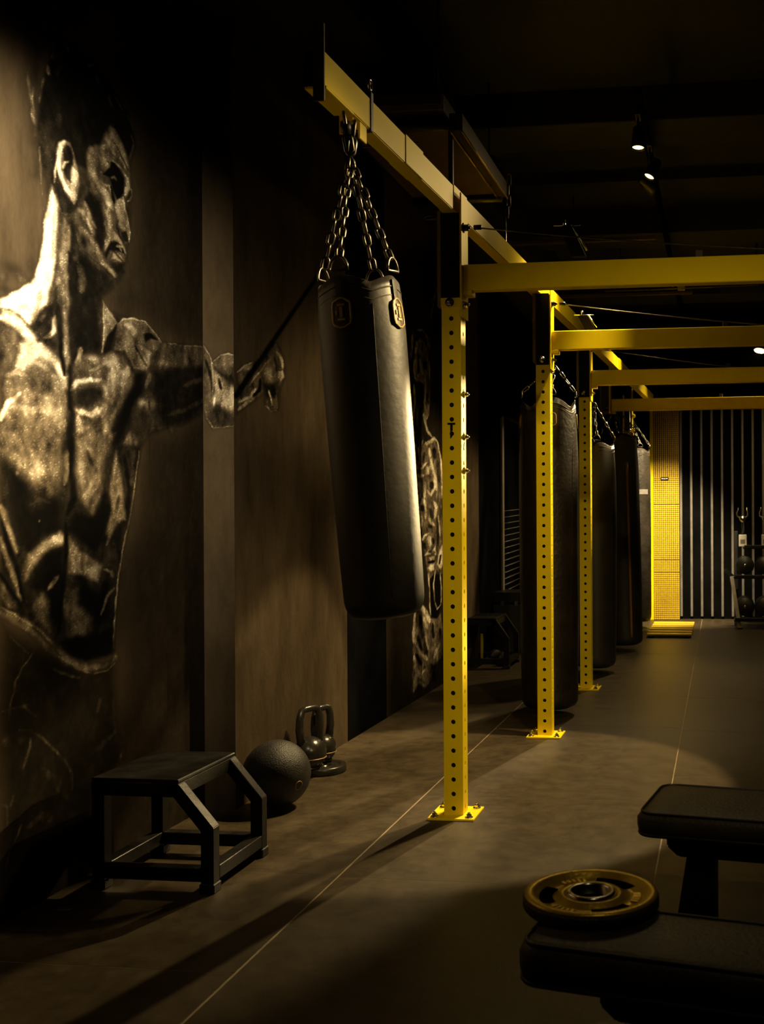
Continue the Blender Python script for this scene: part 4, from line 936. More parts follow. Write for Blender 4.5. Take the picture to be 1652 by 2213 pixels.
S 0.3 0.5 0.0168,0.0168 2.898,1.539,2.944,1.518,2.995,1.517
S 0.4 0.5 0.0084,0.0084 2.981,1.531,3.068,1.537,3.14,1.546
P 0.36 1 0.0116 3.193,1.648,3.254,1.702,3.321,1.712,3.374,1.72,3.422,1.741,3.472,1.734,3.51,1.712,3.548,1.678,3.548,1.649,3.502,1.583,3.42,1.506,3.402,1.435,3.395,1.359,3.201,1.35,3.192,1.518
S 0.86 0.9 0.016,0.0128 3.182,1.585,3.214,1.615,3.292,1.628,3.35,1.638
S 0.75 0.8 0.032,0.0416 3.441,1.719,3.422,1.644,3.385,1.585
S 0.6 0.8 0.0256,0.0256 3.516,1.698,3.477,1.637,3.415,1.567
P 0.09 0.9 0.0153 3.203,1.574,3.236,1.598,3.315,1.61,3.361,1.602,3.338,1.559,3.263,1.535,3.203,1.535
S 0.8 0.85 0.018,0.018 3.214,1.52,3.291,1.514,3.355,1.54
S 0.75 0.85 0.0208,0.0208 3.219,1.501,3.232,1.45,3.243,1.408
S 0.2 0.6 0.016,0.016 3.257,1.475,3.349,1.506,3.385,1.543
S 0.2 0.6 0.0135,0.0135 3.268,1.426,3.337,1.464
S 0.55 0.6 0.012,0.012 3.279,1.393,3.354,1.445,3.384,1.495
S 0.2 0.7 0.016,0.016 3.281,1.69,3.315,1.671
B 0.6 0.6 0.0186,0.0139 3.321,1.699
S 0.05 0.9 0.009,0.03 3.177,1.658,3.177,1.581,3.181,1.517,3.175,1.435,3.169,1.348
B 0.04 0.9 0.0165,0.0392 3.154,1.402
P 0.025 1 0.0136 3.561,1.687,3.628,1.703,3.641,1.679,3.614,1.621,3.547,1.56,3.501,1.477,3.457,1.421,3.425,1.361,3.398,1.36,3.414,1.47,3.489,1.582,3.548,1.646
P 0.2 0.9 0.0173 3.628,1.703,3.69,1.719,3.778,1.746,3.776,1.537,3.553,1.56,3.614,1.621
B 0.66 0.9 0.0171,0.0146 3.613,1.584
B 0.66 0.9 0.0165,0.0148 3.689,1.589
S 0.05 0.9 0.0068,0.0068 3.651,1.599,3.654,1.567
S 0.4 0.7 0.0136,0.0136 3.662,1.696,3.627,1.641
B 0.3 0.7 0.022,0.0111 3.71,1.557
B 0.06 0.8 0.0341,0.0222 3.697,1.641
P 0.33 0.95 0.0082 3.457,1.421,3.527,1.479,3.566,1.461,3.592,1.419,3.571,1.368,3.45,1.362
S 0.55 0.6 0.0096,0.0096 3.526,1.458,3.539,1.416,3.552,1.377
S 0.6 0.6 0.0128,0.0128 3.355,1.513,3.385,1.564,3.44,1.611
S 0.16 0.6 0.0144,0.0144 3.458,1.6,3.402,1.525
S 0.6 0.6 0.0105,0.0105 3.325,1.403,3.366,1.446,3.39,1.489
S 0.55 0.6 0.0135,0.0135 3.212,1.37,3.251,1.398,3.308,1.422
S 0.16 0.5 0.0144,0.0144 3.218,1.422,3.268,1.446,3.325,1.49
S 0.62 0.6 0.0105,0.0105 3.292,1.658,3.35,1.682,3.398,1.706
S 0.2 0.6 0.0128,0.0128 3.35,1.652,3.404,1.683
P 0.3 0.95 0.0087 3.728,1.824,3.893,1.839,3.892,1.755,3.786,1.736,3.694,1.741,3.621,1.743,3.567,1.794,3.654,1.816
S 0.6 0.75 0.0176,0.0176 3.598,1.79,3.653,1.773,3.629,1.736
B 0.5 0.8 0.0273,0.0174 3.769,1.756
S 0.65 0.9 0.0036,0.0036 3.787,1.831,3.902,1.839
S 0.08 0.6 0.017,0.017 3.719,1.788,3.694,1.745
P 0.3 0.95 0.0092 3.884,1.837,4.07,1.863,4.069,1.784,3.901,1.756
S 0.5 0.9 0.0045,0.0045 3.902,1.839,4.07,1.861
P 0.07 0.9 0.0184 3.892,1.755,4.069,1.78,4.067,1.609,3.908,1.536,3.784,1.514,3.692,1.554,3.677,1.708
S 0.24 0.6 0.0171,0.0171 3.909,1.684,4.069,1.737
S 0.22 0.6 0.0162,0.0162 3.784,1.558,3.927,1.595,4.068,1.647
S 0.25 0.7 0.0051,0.0051 3.651,1.473,3.675,1.501,3.784,1.514
B 0.25 0.6 0.0182,0.0137 3.81,1.503
P 0.13 1 0.0109 2.844,1.386,3.592,1.435,3.555,1.278,3.512,1.147,3.456,0.994,3.436,0.901,3.414,0.709,3.239,0.7,3.125,0.753,3.028,0.825,2.937,0.874,2.841,0.915
P 0.42 0.95 0.0214 2.844,1.424,3.142,1.447,3.13,1.35,3.113,1.298,3.085,1.239,2.99,1.274,2.94,1.302,2.882,1.347,2.844,1.361
B 0.72 0.8 0.0381,0.0247 3.032,1.318
B 0.3 0.6 0.0312,0.0183 2.916,1.371
B 0.85 0.9 0.0031,0.0059 2.918,1.304
S 0.025 0.9 0.018,0.018 3.187,1.43,3.186,1.321,3.197,1.234,3.162,1.185
S 0.42 0.85 0.012,0.012 3.159,1.386,3.159,1.32,3.146,1.278
P 0.4 0.95 0.0136 3.21,1.445,3.427,1.462,3.368,1.373,3.342,1.255,3.304,1.182,3.232,1.235,3.209,1.305
B 0.65 0.8 0.0155,0.0176 3.236,1.327
S 0.55 0.6 0.0105,0.0105 3.256,1.246,3.305,1.297,3.318,1.33
S 0.12 0.6 0.012,0.012 3.269,1.393,3.299,1.344
S 0.12 0.5 0.0135,0.0135 3.286,1.214,3.329,1.265
P 0.025 1 0.0136 3.202,1.192,3.304,1.171,3.367,1.252,3.393,1.215,3.366,1.09,3.303,1.063,3.231,1.093,3.173,1.143
P 0.5 0.95 0.0077 3.437,1.403,3.466,1.337,3.486,1.239,3.492,1.163,3.445,1.156,3.379,1.082,3.379,1.115,3.405,1.193,3.399,1.256,3.42,1.349
S 0.62 0.9 0.004,0.004 3.585,1.412,3.555,1.286,3.527,1.186,3.491,1.106,3.45,0.975,3.429,0.864,3.414,0.724
S 0.04 0.9 0.0136,0.0136 3.487,1.391,3.52,1.278,3.506,1.178
S 0.25 0.6 0.0136,0.0136 3.557,1.41,3.534,1.286
S 0.12 0.6 0.0096,0.0096 3.452,1.246,3.432,1.182
P 0.04 0.95 0.0204 2.872,1.331,2.94,1.295,2.989,1.191,3.085,1.239,3.128,1.213,3.139,1.137,3.051,1.118,2.968,1.064,2.919,1.111,2.885,1.185
S 0.25 0.4 0.0084,0.0084 2.974,1.211,3.021,1.231,3.074,1.219
S 0.62 0.9 0.0182,0.007 2.843,1.21,2.871,1.153,2.899,1.108,2.918,1.069
S 0.5 0.9 0.0117,0.0143 2.842,1.116,2.87,1.052,2.913,0.979,2.937,0.929
S 0.36 0.8 0.0182,0.0182 2.841,0.981,2.869,0.931,2.903,0.909
S 0.02 0.9 0.0098,0.0098 2.843,1.185,2.875,1.102,2.913,1.031,2.947,0.919
S 0.02 0.9 0.0091,0.0091 2.841,1.015,2.879,0.965,2.932,0.913
P 0.58 0.95 0.0102 3.122,1.127,3.144,1.099,3.127,1.089,3.067,1.077,3.004,1.04,2.957,0.983,2.943,1.003,2.968,1.061,3.057,1.104
B 0.82 0.85 0.0208,0.0134 3.111,1.107
P 0.46 0.95 0.0102 3.173,1.123,3.201,1.094,3.219,1.065,3.284,1.042,3.346,1.01,3.327,0.96,3.254,0.979,3.172,0.997,3.161,1.06
B 0.6 0.7 0.0124,0.0164 3.19,1.066
B 0.16 0.5 0.0193,0.0141 3.266,1.021
P 0.03 0.95 0.0128 3.051,1.061,3.139,1.078,3.138,0.975,3.114,0.84,3.076,0.861,3.055,0.947,2.988,0.961
S 0.02 0.9 0.012,0.012 3.15,1.158,3.155,1.061,3.138,0.958,3.114,0.809
S 0.46 0.9 0.012,0.012 3.11,0.991,3.066,0.953
P 0.42 0.9 0.0119 3.029,0.942,3.061,0.913,3.055,0.856,3.065,0.821,3.002,0.861,2.987,0.902
P 0.4 0.9 0.0153 3.16,0.946,3.206,0.939,3.217,0.882,3.283,0.841,3.276,0.788,3.17,0.796,3.142,0.872
P 0.02 0.95 0.0163 3.23,0.977,3.326,0.917,3.39,0.96,3.376,0.832,3.325,0.8,3.295,0.854,3.223,0.899
S 0.42 0.9 0.0096,0.0096 3.365,0.998,3.404,0.989,3.416,0.97
S 0.36 0.9 0.008,0.008 3.423,0.932,3.383,0.905,3.345,0.85
P 0.025 0.9 0.0163 3.125,0.784,3.408,0.792,3.408,0.706,3.263,0.696,3.17,0.73
B 0.75 0.9 0.0025,0.0035 3.199,0.823
B 0.75 0.9 0.0022,0.0026 3.02,1.163
S 0.42 0.9 0.03,0.021 2.841,0.899,2.936,0.861,3.012,0.82,3.081,0.762,3.169,0.713,3.263,0.679,3.362,0.672,3.427,0.689
S 0.62 0.9 0.0028,0.0028 2.841,0.915,2.902,0.89,2.961,0.859,3.023,0.826,3.081,0.782
S 0.6 0.9 0.0038,0.0038 3.299,0.655,3.375,0.655,3.43,0.675
B 0.55 0.9 0.0087,0.015 3.424,0.693
S 0.5 0.8 0.003,0.003 3.038,0.797,3.114,0.741,3.204,0.687,3.287,0.657
S 0.12 0.6 0.0084,0.0084 2.987,0.843,3.049,0.796,3.125,0.736
S 0.3 0.8 0.0075,0.0075 3.059,0.711,3.124,0.685,3.221,0.653
S 0.35 0.7 0.0028,0.0028 2.883,0.828,2.921,0.795,2.966,0.767
S 0.375 0.8 0.0028,0.0028 2.995,0.769,2.941,0.729,2.908,0.688,2.889,0.645,2.874,0.58
S 0.285 0.8 0.0056,0.0056 2.838,0.611,2.889,0.614,2.94,0.611,3.003,0.568
B 0.45 0.9 0.0062,0.007 2.943,0.609
S 0.3 0.8 0.0056,0.007 2.921,0.543,2.969,0.534,3.018,0.508,3.079,0.456,3.142,0.403,3.18,0.354,3.179,0.3
S 0.413 0.8 0.0056,0.0056 2.973,0.511,2.968,0.48,2.939,0.424
B 0.285 0.8 0.0125,0.0117 2.935,0.512
B 0.3 0.7 0.0095,0.019 2.865,0.521
S 0.21 0.8 0.0182,0.0182 3.017,0.409,3.099,0.35,3.152,0.281
S 0.21 0.8 0.0196,0.0196 2.966,0.242,3.026,0.263,3.077,0.232
S 0.21 0.8 0.0105,0.0105 3.319,0.522,3.338,0.568
S 0.21 0.8 0.0064,0.0192 3.412,0.563,3.423,0.439,3.336,0.404,3.295,0.395
S 0.413 0.8 0.0064,0.0064 3.474,0.37,3.454,0.331
S 0.375 0.7 0.0039,0.0039 2.845,0.344,2.868,0.331,2.865,0.277
S 0.375 0.8 0.0039,0.0039 2.928,0.259,2.914,0.236,2.886,0.21,2.862,0.163
S 0.3 0.7 0.0042,0.0042 2.896,0.358,2.882,0.328
S 0.188 0.6 0.0112,0.0112 3.066,0.174,3.015,0.145''',
'side': '''P 0.33 1 0.0097 -2.067,1.865,-2.045,1.835,-2.03,1.801,-2,1.824,-1.96,1.83,-1.928,1.818,-1.929,1.537,-2.032,1.529,-2.056,1.565,-2.068,1.603
B 0.5 0.7 0.029,0.029 -1.961,1.786
P 0.07 0.9 0.0153 -2.025,1.778,-2.001,1.739,-1.961,1.705,-1.928,1.709,-1.928,1.733,-1.981,1.748
P 0.62 0.9 0.0129 -2.025,1.759,-1.991,1.73,-1.976,1.687,-1.928,1.7,-1.929,1.62,-1.972,1.587,-2.001,1.635,-2.026,1.621
S 0.05 0.9 0.0144,0.0144 -2.058,1.807,-2.036,1.735,-2.027,1.669
S 0.68 0.9 0.0054,0.0054 -2.033,1.797,-2.028,1.73,-2.028,1.669
S 0.1 0.9 0.0114,0.0114 -2.006,1.73,-1.993,1.687
S 0.88 0.9 0.0054,0.0054 -2.02,1.654,-2.024,1.621
S 0.72 0.9 0.0048,0.0048 -2.066,1.864,-2.043,1.83,-2.029,1.792
S 0.72 0.9 0.0045,0.0045 -2.025,1.801,-1.995,1.824,-1.96,1.83,-1.928,1.816
P 0.16 0.9 0.0184 -2.056,1.608,-2.001,1.621,-1.929,1.577,-1.929,1.547,-2.027,1.537
S 0.6 0.9 0.0045,0.0045 -2.056,1.57,-2.027,1.529,-1.929,1.54
B 0.3 0.5 0.0102,0.058 -2.061,1.703''',
'outer': '''P 0.28 1 0.0107 4.087,1.755,4.145,1.787,4.222,1.817,4.29,1.832,4.349,1.881,4.421,1.935,4.483,1.938,4.546,1.895,4.565,1.845,4.564,1.793,4.519,1.745,4.492,1.643,4.418,1.631,4.358,1.655,4.347,1.699,4.231,1.652,4.143,1.614,4.085,1.589
S 0.62 0.9 0.0057,0.0057 4.091,1.756,4.167,1.795,4.244,1.821
S 0.6 0.9 0.01,0.01 4.29,1.832,4.373,1.895,4.434,1.935
B 0.6 0.8 0.0168,0.0145 4.199,1.787
S 0.66 0.9 0.014,0.014 4.483,1.896,4.533,1.872,4.545,1.837
P 0.72 0.95 0.0053 4.494,1.815,4.545,1.827,4.564,1.798,4.519,1.776,4.494,1.789
B 0.52 0.85 0.0225,0.0331 4.408,1.803
P 0.05 0.9 0.0136 4.324,1.742,4.469,1.76,4.48,1.699,4.37,1.682
S 0.9 0.9 0.006,0.006 4.395,1.72,4.419,1.687,4.426,1.66
S 0.7 0.9 0.006,0.006 4.468,1.708,4.48,1.652
S 0.62 0.9 0.0114,0.0114 4.111,1.639,4.209,1.669,4.266,1.71
S 0.55 0.9 0.0114,0.0114 4.1,1.605,4.198,1.648,4.243,1.668
S 0.04 0.9 0.01,0.01 4.312,1.76,4.3,1.709,4.243,1.678
S 0.6 0.8 0.005,0.005 4.199,1.717,4.301,1.784,4.421,1.866
S 0.06 0.8 0.008,0.008 4.458,1.872,4.482,1.813
S 0.55 0.7 0.008,0.008 4.358,1.65,4.418,1.631,4.486,1.643
L 0.012 1 0.0175,0.015 4.076,1.658,4.808,2.222,5.468,2.718,5.998,3.133
L 0.012 1 0.0174,0.0174 5.84,2.627,6.339,3.007,6.715,3.291
S 0.3 0.7 0.0112,0.0252 6.249,3.256,6.284,3.132,6.301,2.996
S 0.3 0.5 0.0112,0.0112 6.282,2.991,6.318,2.902''',
'far': '''P 0.1 0.8 0.0595 6.034,2.678,7.897,3.334,7.824,-0.165,5.991,-0.021
S 0.45 0.8 0.0096,0.0192 7.207,2.792,7.097,2.679,6.988,2.501
S 0.3 0.6 0.016,0.016 7.174,2.951,7.219,2.794
S 0.55 0.8 0.0145,0.0145 6.569,2.337,6.549,2.238,6.511,2.159
S 0.5 0.8 0.012,0.012 6.682,2.372,6.779,2.394,6.858,2.38
S 0.6 0.9 0.0217,0.0217 6.878,2.378,6.938,2.338,6.947,2.289
P 0.38 1 0.0075 6.662,2.304,6.739,2.328,6.857,2.325,6.937,2.271,6.956,2.19,6.963,2.022,6.929,1.85,6.878,1.812,6.808,1.817,6.79,1.947,6.714,2.047,6.619,2.035,6.584,2.137,6.604,2.22
P 0.04 1 0.0058 6.835,2.211,6.895,2.192,6.884,2.146,6.794,2.145,6.794,2.178
S 0.05 0.9 0.015,0.015 6.679,2.221,6.707,2.176,6.686,2.098
P 0.05 0.95 0.0075 6.695,2.045,6.812,2.043,6.83,1.951,6.789,1.848,6.693,1.904
S 0.05 0.7 0.012,0.012 6.797,2.315,6.776,2.246
S 0.7 0.9 0.0075,0.0075 6.956,2.212,6.963,2.022,6.929,1.85,6.878,1.815
S 0.65 0.9 0.009,0.009 6.603,2.172,6.583,2.116,6.62,2.057,6.676,2.042
S 0.6 0.9 0.0124,0.0124 6.852,2.087,6.871,2.011,6.829,1.924,6.868,1.867
S 0.52 0.9 0.0217,0.0217 6.736,2.202,6.754,2.129,6.853,2.098
B 0.6 0.9 0.0123,0.0224 6.889,1.88
S 0.6 0.9 0.015,0.015 6.661,2.293,6.622,2.218
S 0.06 0.9 0.0124,0.0124 6.901,1.993,6.89,1.947,6.93,1.929
P 0.13 0.9 0.0153 6.6,2.022,6.828,1.841,7.03,1.713,6.784,1.618,6.539,1.655,6.522,1.739,6.587,1.819
S 0.6 0.9 0.0145,0.0145 6.591,2.011,6.608,1.9,6.559,1.773,6.513,1.738,6.539,1.682
S 0.42 0.8 0.015,0.015 6.664,1.89,6.652,1.755
S 0.6 0.9 0.0186,0.0186 6.818,1.851,6.847,1.788,6.907,1.737,7.009,1.711
S 0.5 0.9 0.009,0.009 6.688,1.666,6.735,1.604,6.785,1.673
S 0.5 0.9 0.0087,0.0087 6.557,1.678,6.614,1.714
P 0.38 1 0.008 6.502,1.663,6.669,1.621,6.785,1.64,7.03,1.713,7.137,1.697,7.201,1.621,7.265,1.502,7.261,1.273,6.643,1.266,6.499,1.495
S 0.82 0.9 0.0128,0.0128 7.051,1.714,7.158,1.682,7.244,1.559,7.268,1.414,7.261,1.289
S 0.75 0.9 0.0217,0.0217 6.844,1.649,6.988,1.681,7.072,1.704
S 0.1 0.9 0.0288,0.0288 7.071,1.636,7.091,1.569
S 0.12 0.9 0.0288,0.0288 7.145,1.554,7.197,1.412
S 0.82 0.9 0.0217,0.0217 6.945,1.628,7.006,1.519,7.089,1.431,7.119,1.352
S 0.75 0.9 0.0124,0.0124 6.573,1.509,6.666,1.481,6.762,1.486,6.903,1.536
S 0.62 0.9 0.012,0.012 6.687,1.612,6.724,1.506
S 0.1 0.9 0.021,0.021 6.824,1.593,6.783,1.519
S 0.76 0.9 0.0352,0.0352 6.861,1.457,6.964,1.506
S 0.1 0.9 0.021,0.021 6.63,1.582,6.667,1.53
S 0.76 0.9 0.0155,0.0155 7.046,1.436,7.088,1.38,6.981,1.315,6.879,1.346
S 0.1 0.9 0.0279,0.0279 7.004,1.406,6.982,1.36
S 0.7 0.9 0.0155,0.0155 6.84,1.401,6.818,1.29
S 0.62 0.9 0.015,0.015 6.703,1.396,6.72,1.281
S 0.08 0.9 0.015,0.015 6.761,1.42,6.769,1.289
S 0.75 0.9 0.024,0.024 6.665,1.433,6.801,1.443
P 0.34 1 0.008 6.677,1.292,7.282,1.302,7.272,0.773,7.223,0.763,7.127,0.806,7.055,0.754,6.917,0.731,6.874,0.807,6.81,0.919,6.748,1.071,6.686,1.173
S 0.76 0.9 0.015,0.015 6.73,1.269,6.708,1.221,6.749,1.161,6.748,1.107
S 0.76 0.9 0.0186,0.0186 6.816,1.282,6.859,1.21,6.836,1.161
S 0.7 0.9 0.0186,0.0186 6.903,1.185,6.947,1.142,7.062,1.11
S 0.82 0.9 0.0224,0.0224 7.042,1.273,7.111,1.236,7.063,1.16
S 0.08 0.9 0.021,0.021 6.772,1.209,6.761,1.245
S 0.1 0.9 0.0279,0.0279 6.949,1.222,7.016,1.16
S 0.08 0.9 0.0217,0.0217 6.902,1.112,6.992,1.098
S 0.82 0.9 0.015,0.015 6.768,1.017,6.812,1.046,6.923,1.059
S 0.08 0.9 0.0217,0.0217 6.8,0.998,6.832,0.961
S 0.76 0.9 0.0279,0.0279 6.923,1.038,6.944,0.976
S 0.1 0.9 0.0192,0.0192 7.014,1.024,7.036,0.986
S 0.1 0.9 0.0192,0.0192 7.134,1.16,7.154,0.97
S 0.7 0.9 0.0099,0.0099 7.158,1.179,7.204,1.039
P 0.8 1 0.006 6.81,0.913,6.899,0.952,6.989,0.937,7.083,0.972,7.105,0.908,7.012,0.924,6.898,0.916
S 0.05 0.9 0.0186,0.0186 6.91,0.94,7.07,0.925
P 0.7 1 0.0058 6.92,0.897,7.058,0.904,7.057,0.872,6.965,0.876
S 0.04 0.9 0.0155,0.0155 6.897,0.867,7.057,0.866
P 0.92 1 0.008 6.896,0.83,6.965,0.852,7.057,0.854,7.045,0.81,6.964,0.802
P 0.8 1 0.0082 7.177,0.931,7.276,0.979,7.273,0.825,7.199,0.803,7.128,0.844
S 0.1 0.9 0.0128,0.0128 7.225,0.904,7.176,0.842
P 0.035 1 0.008 6.94,0.754,7.056,0.785,7.198,0.764,7.231,0.564,7.121,0.472,6.981,0.491,6.926,0.577
S 0.7 0.9 0.0093,0.0093 6.896,0.793,6.928,0.699,6.937,0.576,6.958,0.506
S 0.7 0.9 0.0093,0.0093 7.08,0.809,7.031,0.711,7.052,0.597,7.122,0.535,7.207,0.559
S 0.6 0.9 0.0099,0.0099 7.199,0.777,7.233,0.673,7.219,0.558
P 0.4 1 0.008 6.592,0.581,6.718,0.603,6.847,0.553,6.958,0.487,7.121,0.472,7.218,0.501,7.265,0.387,7.261,0.201,7.139,0.173,7.09,0.091,6.816,0.041,6.667,0.095,6.542,0.062,6.524,0.175,6.546,0.288,6.538,0.406
S 0.82 0.9 0.0279,0.0279 6.718,0.594,6.847,0.535,6.935,0.465
S 0.7 0.9 0.015,0.015 6.592,0.575,6.549,0.434,6.548,0.37
S 0.08 0.9 0.024,0.024 6.695,0.531,6.778,0.378,6.864,0.247
S 0.72 0.9 0.024,0.024 6.631,0.454,6.609,0.368,6.734,0.288,6.863,0.222
S 0.08 0.9 0.021,0.021 6.651,0.405,6.713,0.326,6.82,0.265
S 0.72 0.9 0.018,0.018 6.781,0.517,6.867,0.429
S 0.6 0.9 0.012,0.012 6.822,0.385,6.909,0.271
S 0.7 0.9 0.0217,0.0217 7.189,0.293,7.093,0.254,7.045,0.21
S 0.08 0.9 0.021,0.021 6.608,0.292,6.732,0.204
S 0.7 0.9 0.021,0.021 6.566,0.286,6.606,0.192,6.709,0.13,6.796,0.165
S 0.62 0.9 0.033,0.033 6.605,0.163,6.584,0.108,6.542,0.068
S 0.1 0.9 0.0192,0.0192 7.191,0.395,7.214,0.316
S 0.1 0.9 0.0186,0.0186 7.003,0.446,7.024,0.35
P 0.04 0.95 0.0218 6.975,0.17,7.139,0.166,7.089,0.06,6.95,0.063
S 0.2 0.6 0.009,0.009 6.796,0.153,6.709,0.118,6.816,0.071''',
}
def value_noise(h, w, cy, cx, seed):
    """smooth noise -1..1 with feature size cy x cx cells"""
    g = np.random.RandomState(seed).rand(h // cy + 3, w // cx + 3) * 2 - 1
    y = np.arange(h) / cy; x = np.arange(w) / cx; iy, ix = y.astype(int), x.astype(int); fy, fx = (y - iy)[:, None], (x - ix)[None, :]
    fy, fx = fy * fy * (3 - 2 * fy), fx * fx * (3 - 2 * fx)
    a, b, c, d = g[np.ix_(iy, ix)], g[np.ix_(iy, ix + 1)], g[np.ix_(iy + 1, ix)], g[np.ix_(iy + 1, ix + 1)]
    return (a * (1 - fx) + b * fx) * (1 - fy) + (c * (1 - fx) + d * fx) * fy
def paint(strokes, u0, u1, du, z0, z1, dz, ani, seed=1):
    """rasterise the strokes on a grid of wall points; returns tone, cover (rows = z)"""
    nu, nz = int(round((u1 - u0) / du)) + 1, int(round((z1 - z0) / dz)) + 1
    fb = value_noise(nz, nu, 9, 5, seed) + .6 * value_noise(nz, nu, 4, 3, seed + 1); big = value_noise(nz, nu, 26, 14, seed + 2); fine = np.random.RandomState(seed + 5).rand(nz, nu) * 2 - 1
    fb2 = value_noise(nz, nu, 9, 5, seed + 3) + .6 * value_noise(nz, nu, 4, 3, seed + 4)
    U = (u0 + du * np.arange(nu))[None, :] / ani + fb * .0016 + np.zeros((nz, 1)); Z = (z0 + dz * np.arange(nz))[:, None] + fb2 * .0022 + np.zeros((1, nu))
    U0 = (u0 + du * np.arange(nu))[None, :] / ani + np.zeros((nz, 1)); Z0 = (z0 + dz * np.arange(nz))[:, None] + np.zeros((1, nu))   # unwarped, for ruled lines
    T = np.zeros((nz, nu)); K = np.zeros((nz, nu))
    for line in strokes.split('\n'):
        t, v, a, ws, ps = line.split(' '); v, a = float(v), float(a); ws = [float(x) for x in ws.split(',')]; ps = [float(x) for x in ps.split(',')]
        pt = [(ps[i] / ani, ps[i + 1]) for i in range(0, len(ps), 2)]
        pad = (max(ws) * (2.6 if t == 'B' else 1.2)) + .012
        us = [p[0] for p in pt]; zs = [p[1] for p in pt]
        i0 = max(0, int(((min(us) - pad) * ani - u0) / du)); i1 = min(nu, int(((max(us) + pad) * ani - u0) / du) + 2)
        j0 = max(0, int((min(zs) - pad - z0) / dz)); j1 = min(nz, int((max(zs) + pad - z0) / dz) + 2)
        if i1 <= i0 or j1 <= j0: continue
        s = (slice(j0, j1), slice(i0, i1)); u, z = (U0[s], Z0[s]) if t == 'L' else (U[s], Z[s])
        if t == 'B':
            m = np.exp(-(((u - us[0]) / ws[0]) ** 2 + ((z - zs[0]) / ws[1]) ** 2))
        else:
            D = np.full(u.shape, 9.0); ins = np.zeros(u.shape, bool); n = len(pt); seg = list(range(n)) if t == 'P' else list(range(n - 1)); cum = 0.0
            tot = sum(math.dist(pt[k], pt[(k + 1) % n]) for k in seg)
            for k in seg:
                (ax, ay), (bx, by) = pt[k], pt[(k + 1) % n]; L = math.dist(pt[k], pt[(k + 1) % n]) + 1e-9
                h = np.clip(((u - ax) * (bx - ax) + (z - ay) * (by - ay)) / L ** 2, 0, 1)
                e = np.hypot(u - ax - h * (bx - ax), z - ay - h * (by - ay))
                if t in 'SL':
                    q = (cum + h * L) / tot; hw = (ws[0] * (1 - q) + ws[1] * q) * .5 * (1 if t == 'L' else np.clip(np.minimum(q, 1 - q) * 5 + .45, 0, 1))
                    e = e - hw
                else:
                    c = ((ay > z) != (by > z)) & (u < (bx - ax) * (z - ay) / ((by - ay) if abs(by - ay) > 1e-9 else 1e-9) + ax); ins ^= c
                D = np.minimum(D, e); cum += L
            if t == 'P': D = np.where(ins, -D, D); sf = ws[0]
            else: sf = max(.003, max(ws) * .30)
            m = np.clip(.5 - D / (2 * sf), 0, 1); m = m * m * (3 - 2 * m)
        m = m * a
        if t in 'SB': m = m * np.clip(1 + .35 * big[s] + .22 * fb[s], .35, 1.15)
        m = np.clip(m, 0, 1)
        T[s] = T[s] * (1 - m) + v * m; K[s] = K[s] + (1 - K[s]) * m
    # sponged and scumbled paint: cloudy mottling that bites most in the mid tones
    mot = value_noise(nz, nu, 19, 10, seed + 7) + .8 * value_noise(nz, nu, 10, 5, seed + 8) + .6 * value_noise(nz, nu, 5, 3, seed + 9)
    mot += .5 * np.roll(np.roll(value_noise(nz, nu, 6, 3, seed + 10), 3, 0), -1, 1)
    T = np.clip(T * (1 + .30 * mot * np.clip(1.25 - T, .25, 1) + .10 * fb + .14 * fine), 0, 1.05)
    T = np.where((fine > .93) & (T > .1), np.minimum(1, T * 1.3), T)
    return T, K, nu, nz
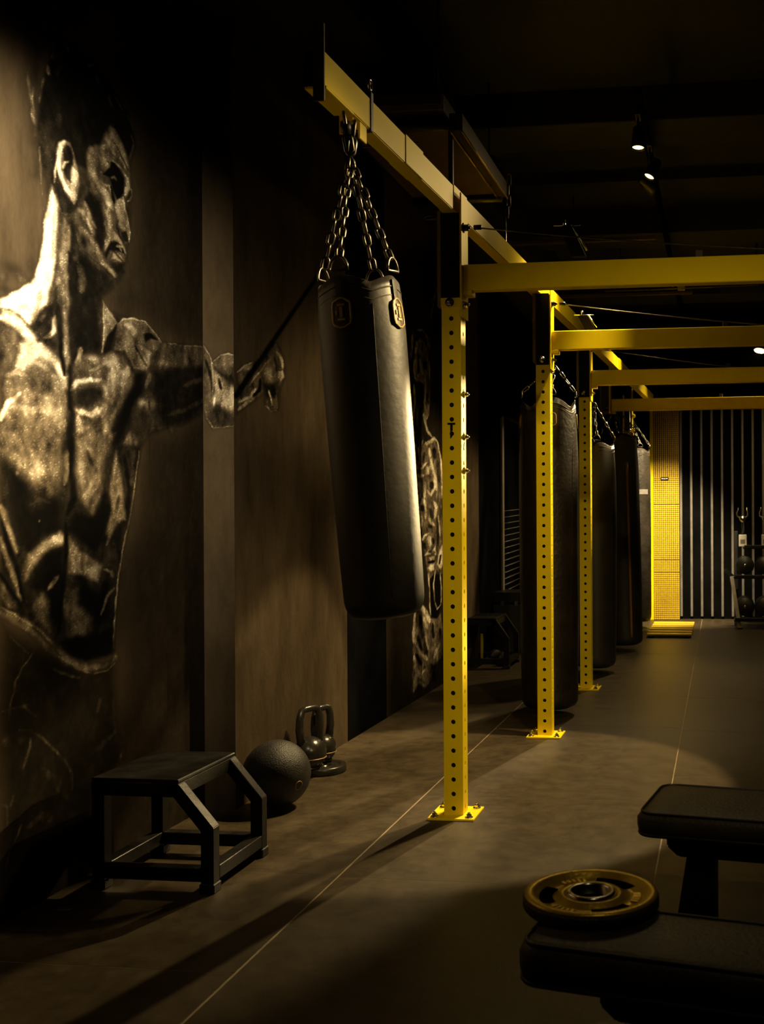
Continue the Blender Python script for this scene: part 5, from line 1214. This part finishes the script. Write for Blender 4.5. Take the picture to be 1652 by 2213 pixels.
def mural_face(name, key, u0, u1, du, z0, z1, dz, ani, fn, parent, label, seed):
    T, K, nu, nz = paint(MURAL[key], u0, u1, du, z0, z1, dz, ani, seed)
    uu = np.linspace(u0, u1, nu); zz = np.linspace(z0, z1, nz); Ug, Zg = np.meshgrid(uu, zz)
    co = np.zeros((nz * nu, 3)); X, Y = fn(Ug.ravel()); co[:, 0] = X; co[:, 1] = Y; co[:, 2] = Zg.ravel()
    idx = np.arange(nz * nu).reshape(nz, nu); q = np.stack([idx[:-1, :-1], idx[:-1, 1:], idx[1:, 1:], idx[1:, :-1]], -1).reshape(-1, 4)
    me = bpy.data.meshes.new(name); me.vertices.add(len(co)); me.vertices.foreach_set('co', co.ravel())
    me.loops.add(q.size); me.loops.foreach_set('vertex_index', q.ravel().astype(np.int32)); me.polygons.add(len(q))
    me.polygons.foreach_set('loop_start', (np.arange(len(q)) * 4).astype(np.int32)); me.update(calc_edges=True); me.validate()
    at = me.color_attributes.new('paint', 'FLOAT_COLOR', 'POINT')
    c = np.zeros((nz * nu, 4), np.float32); c[:, 0] = (np.clip(T, 0, 1.1).ravel()) ** 2.1; c[:, 1] = np.clip(K, 0, 1).ravel(); c[:, 3] = 1
    at.data.foreach_set('color', c.ravel())
    return put(name, me, 'wall', parent, label)
# paint reads the attribute inside the plaster material (plain wall has no paint)
nt = M['wall'].node_tree; bs = nt.nodes['Principled BSDF']; src = bs.inputs['Base Color'].links[0].from_socket
atn = nt.nodes.new('ShaderNodeAttribute'); atn.attribute_name = 'paint'; sep = nt.nodes.new('ShaderNodeSeparateColor'); nt.links.new(atn.outputs['Color'], sep.inputs[0])
rmp = nt.nodes.new('ShaderNodeValToRGB'); els = rmp.color_ramp.elements
els[0].position = 0; els[0].color = (.003, .003, .003, 1); els[1].position = 1; els[1].color = (.86, .80, .66, 1)
e = els.new(.18); e.color = (.125, .098, .064, 1)
e = els.new(.5); e.color = (.40, .345, .25, 1)
nt.links.new(sep.outputs[0], rmp.inputs[0])
mx = nt.nodes.new('ShaderNodeMix'); mx.data_type = 'RGBA'; nt.links.new(sep.outputs[1], mx.inputs[0]); nt.links.new(src, mx.inputs[6]); nt.links.new(rmp.outputs[0], mx.inputs[7]); nt.links.new(mx.outputs[2], bs.inputs['Base Color'])
YE = YS0
mural_face('near_mural', 'near', 2.30, YC, .0055, 0, 3.1, .0035, 1.9, lambda u: (np.full(u.shape, XW1), u), wl, 'painted mural of a bare-chested boxer seen in profile', 11)
mural_face('column_side', 'side', XW1, XW2, .003, 0, 3.2, .004, 1.0, lambda u: (u, np.full(u.shape, YC)), wl, 'narrow column face with the painted elbow', 21)
mural_face('column_face', 'outer', YC, YS0, .007, .0, 3.2, .004, 2.6, lambda u: (np.full(u.shape, XW2), u), wl, 'column face with the painted fist', 31)
mural_face('far_mural', 'far', YS1, 8.4, .008, .0, 3.2, .004, 3.3, lambda u: (np.full(u.shape, XW2), u), wl, 'second painted mural of a boxer standing', 41)
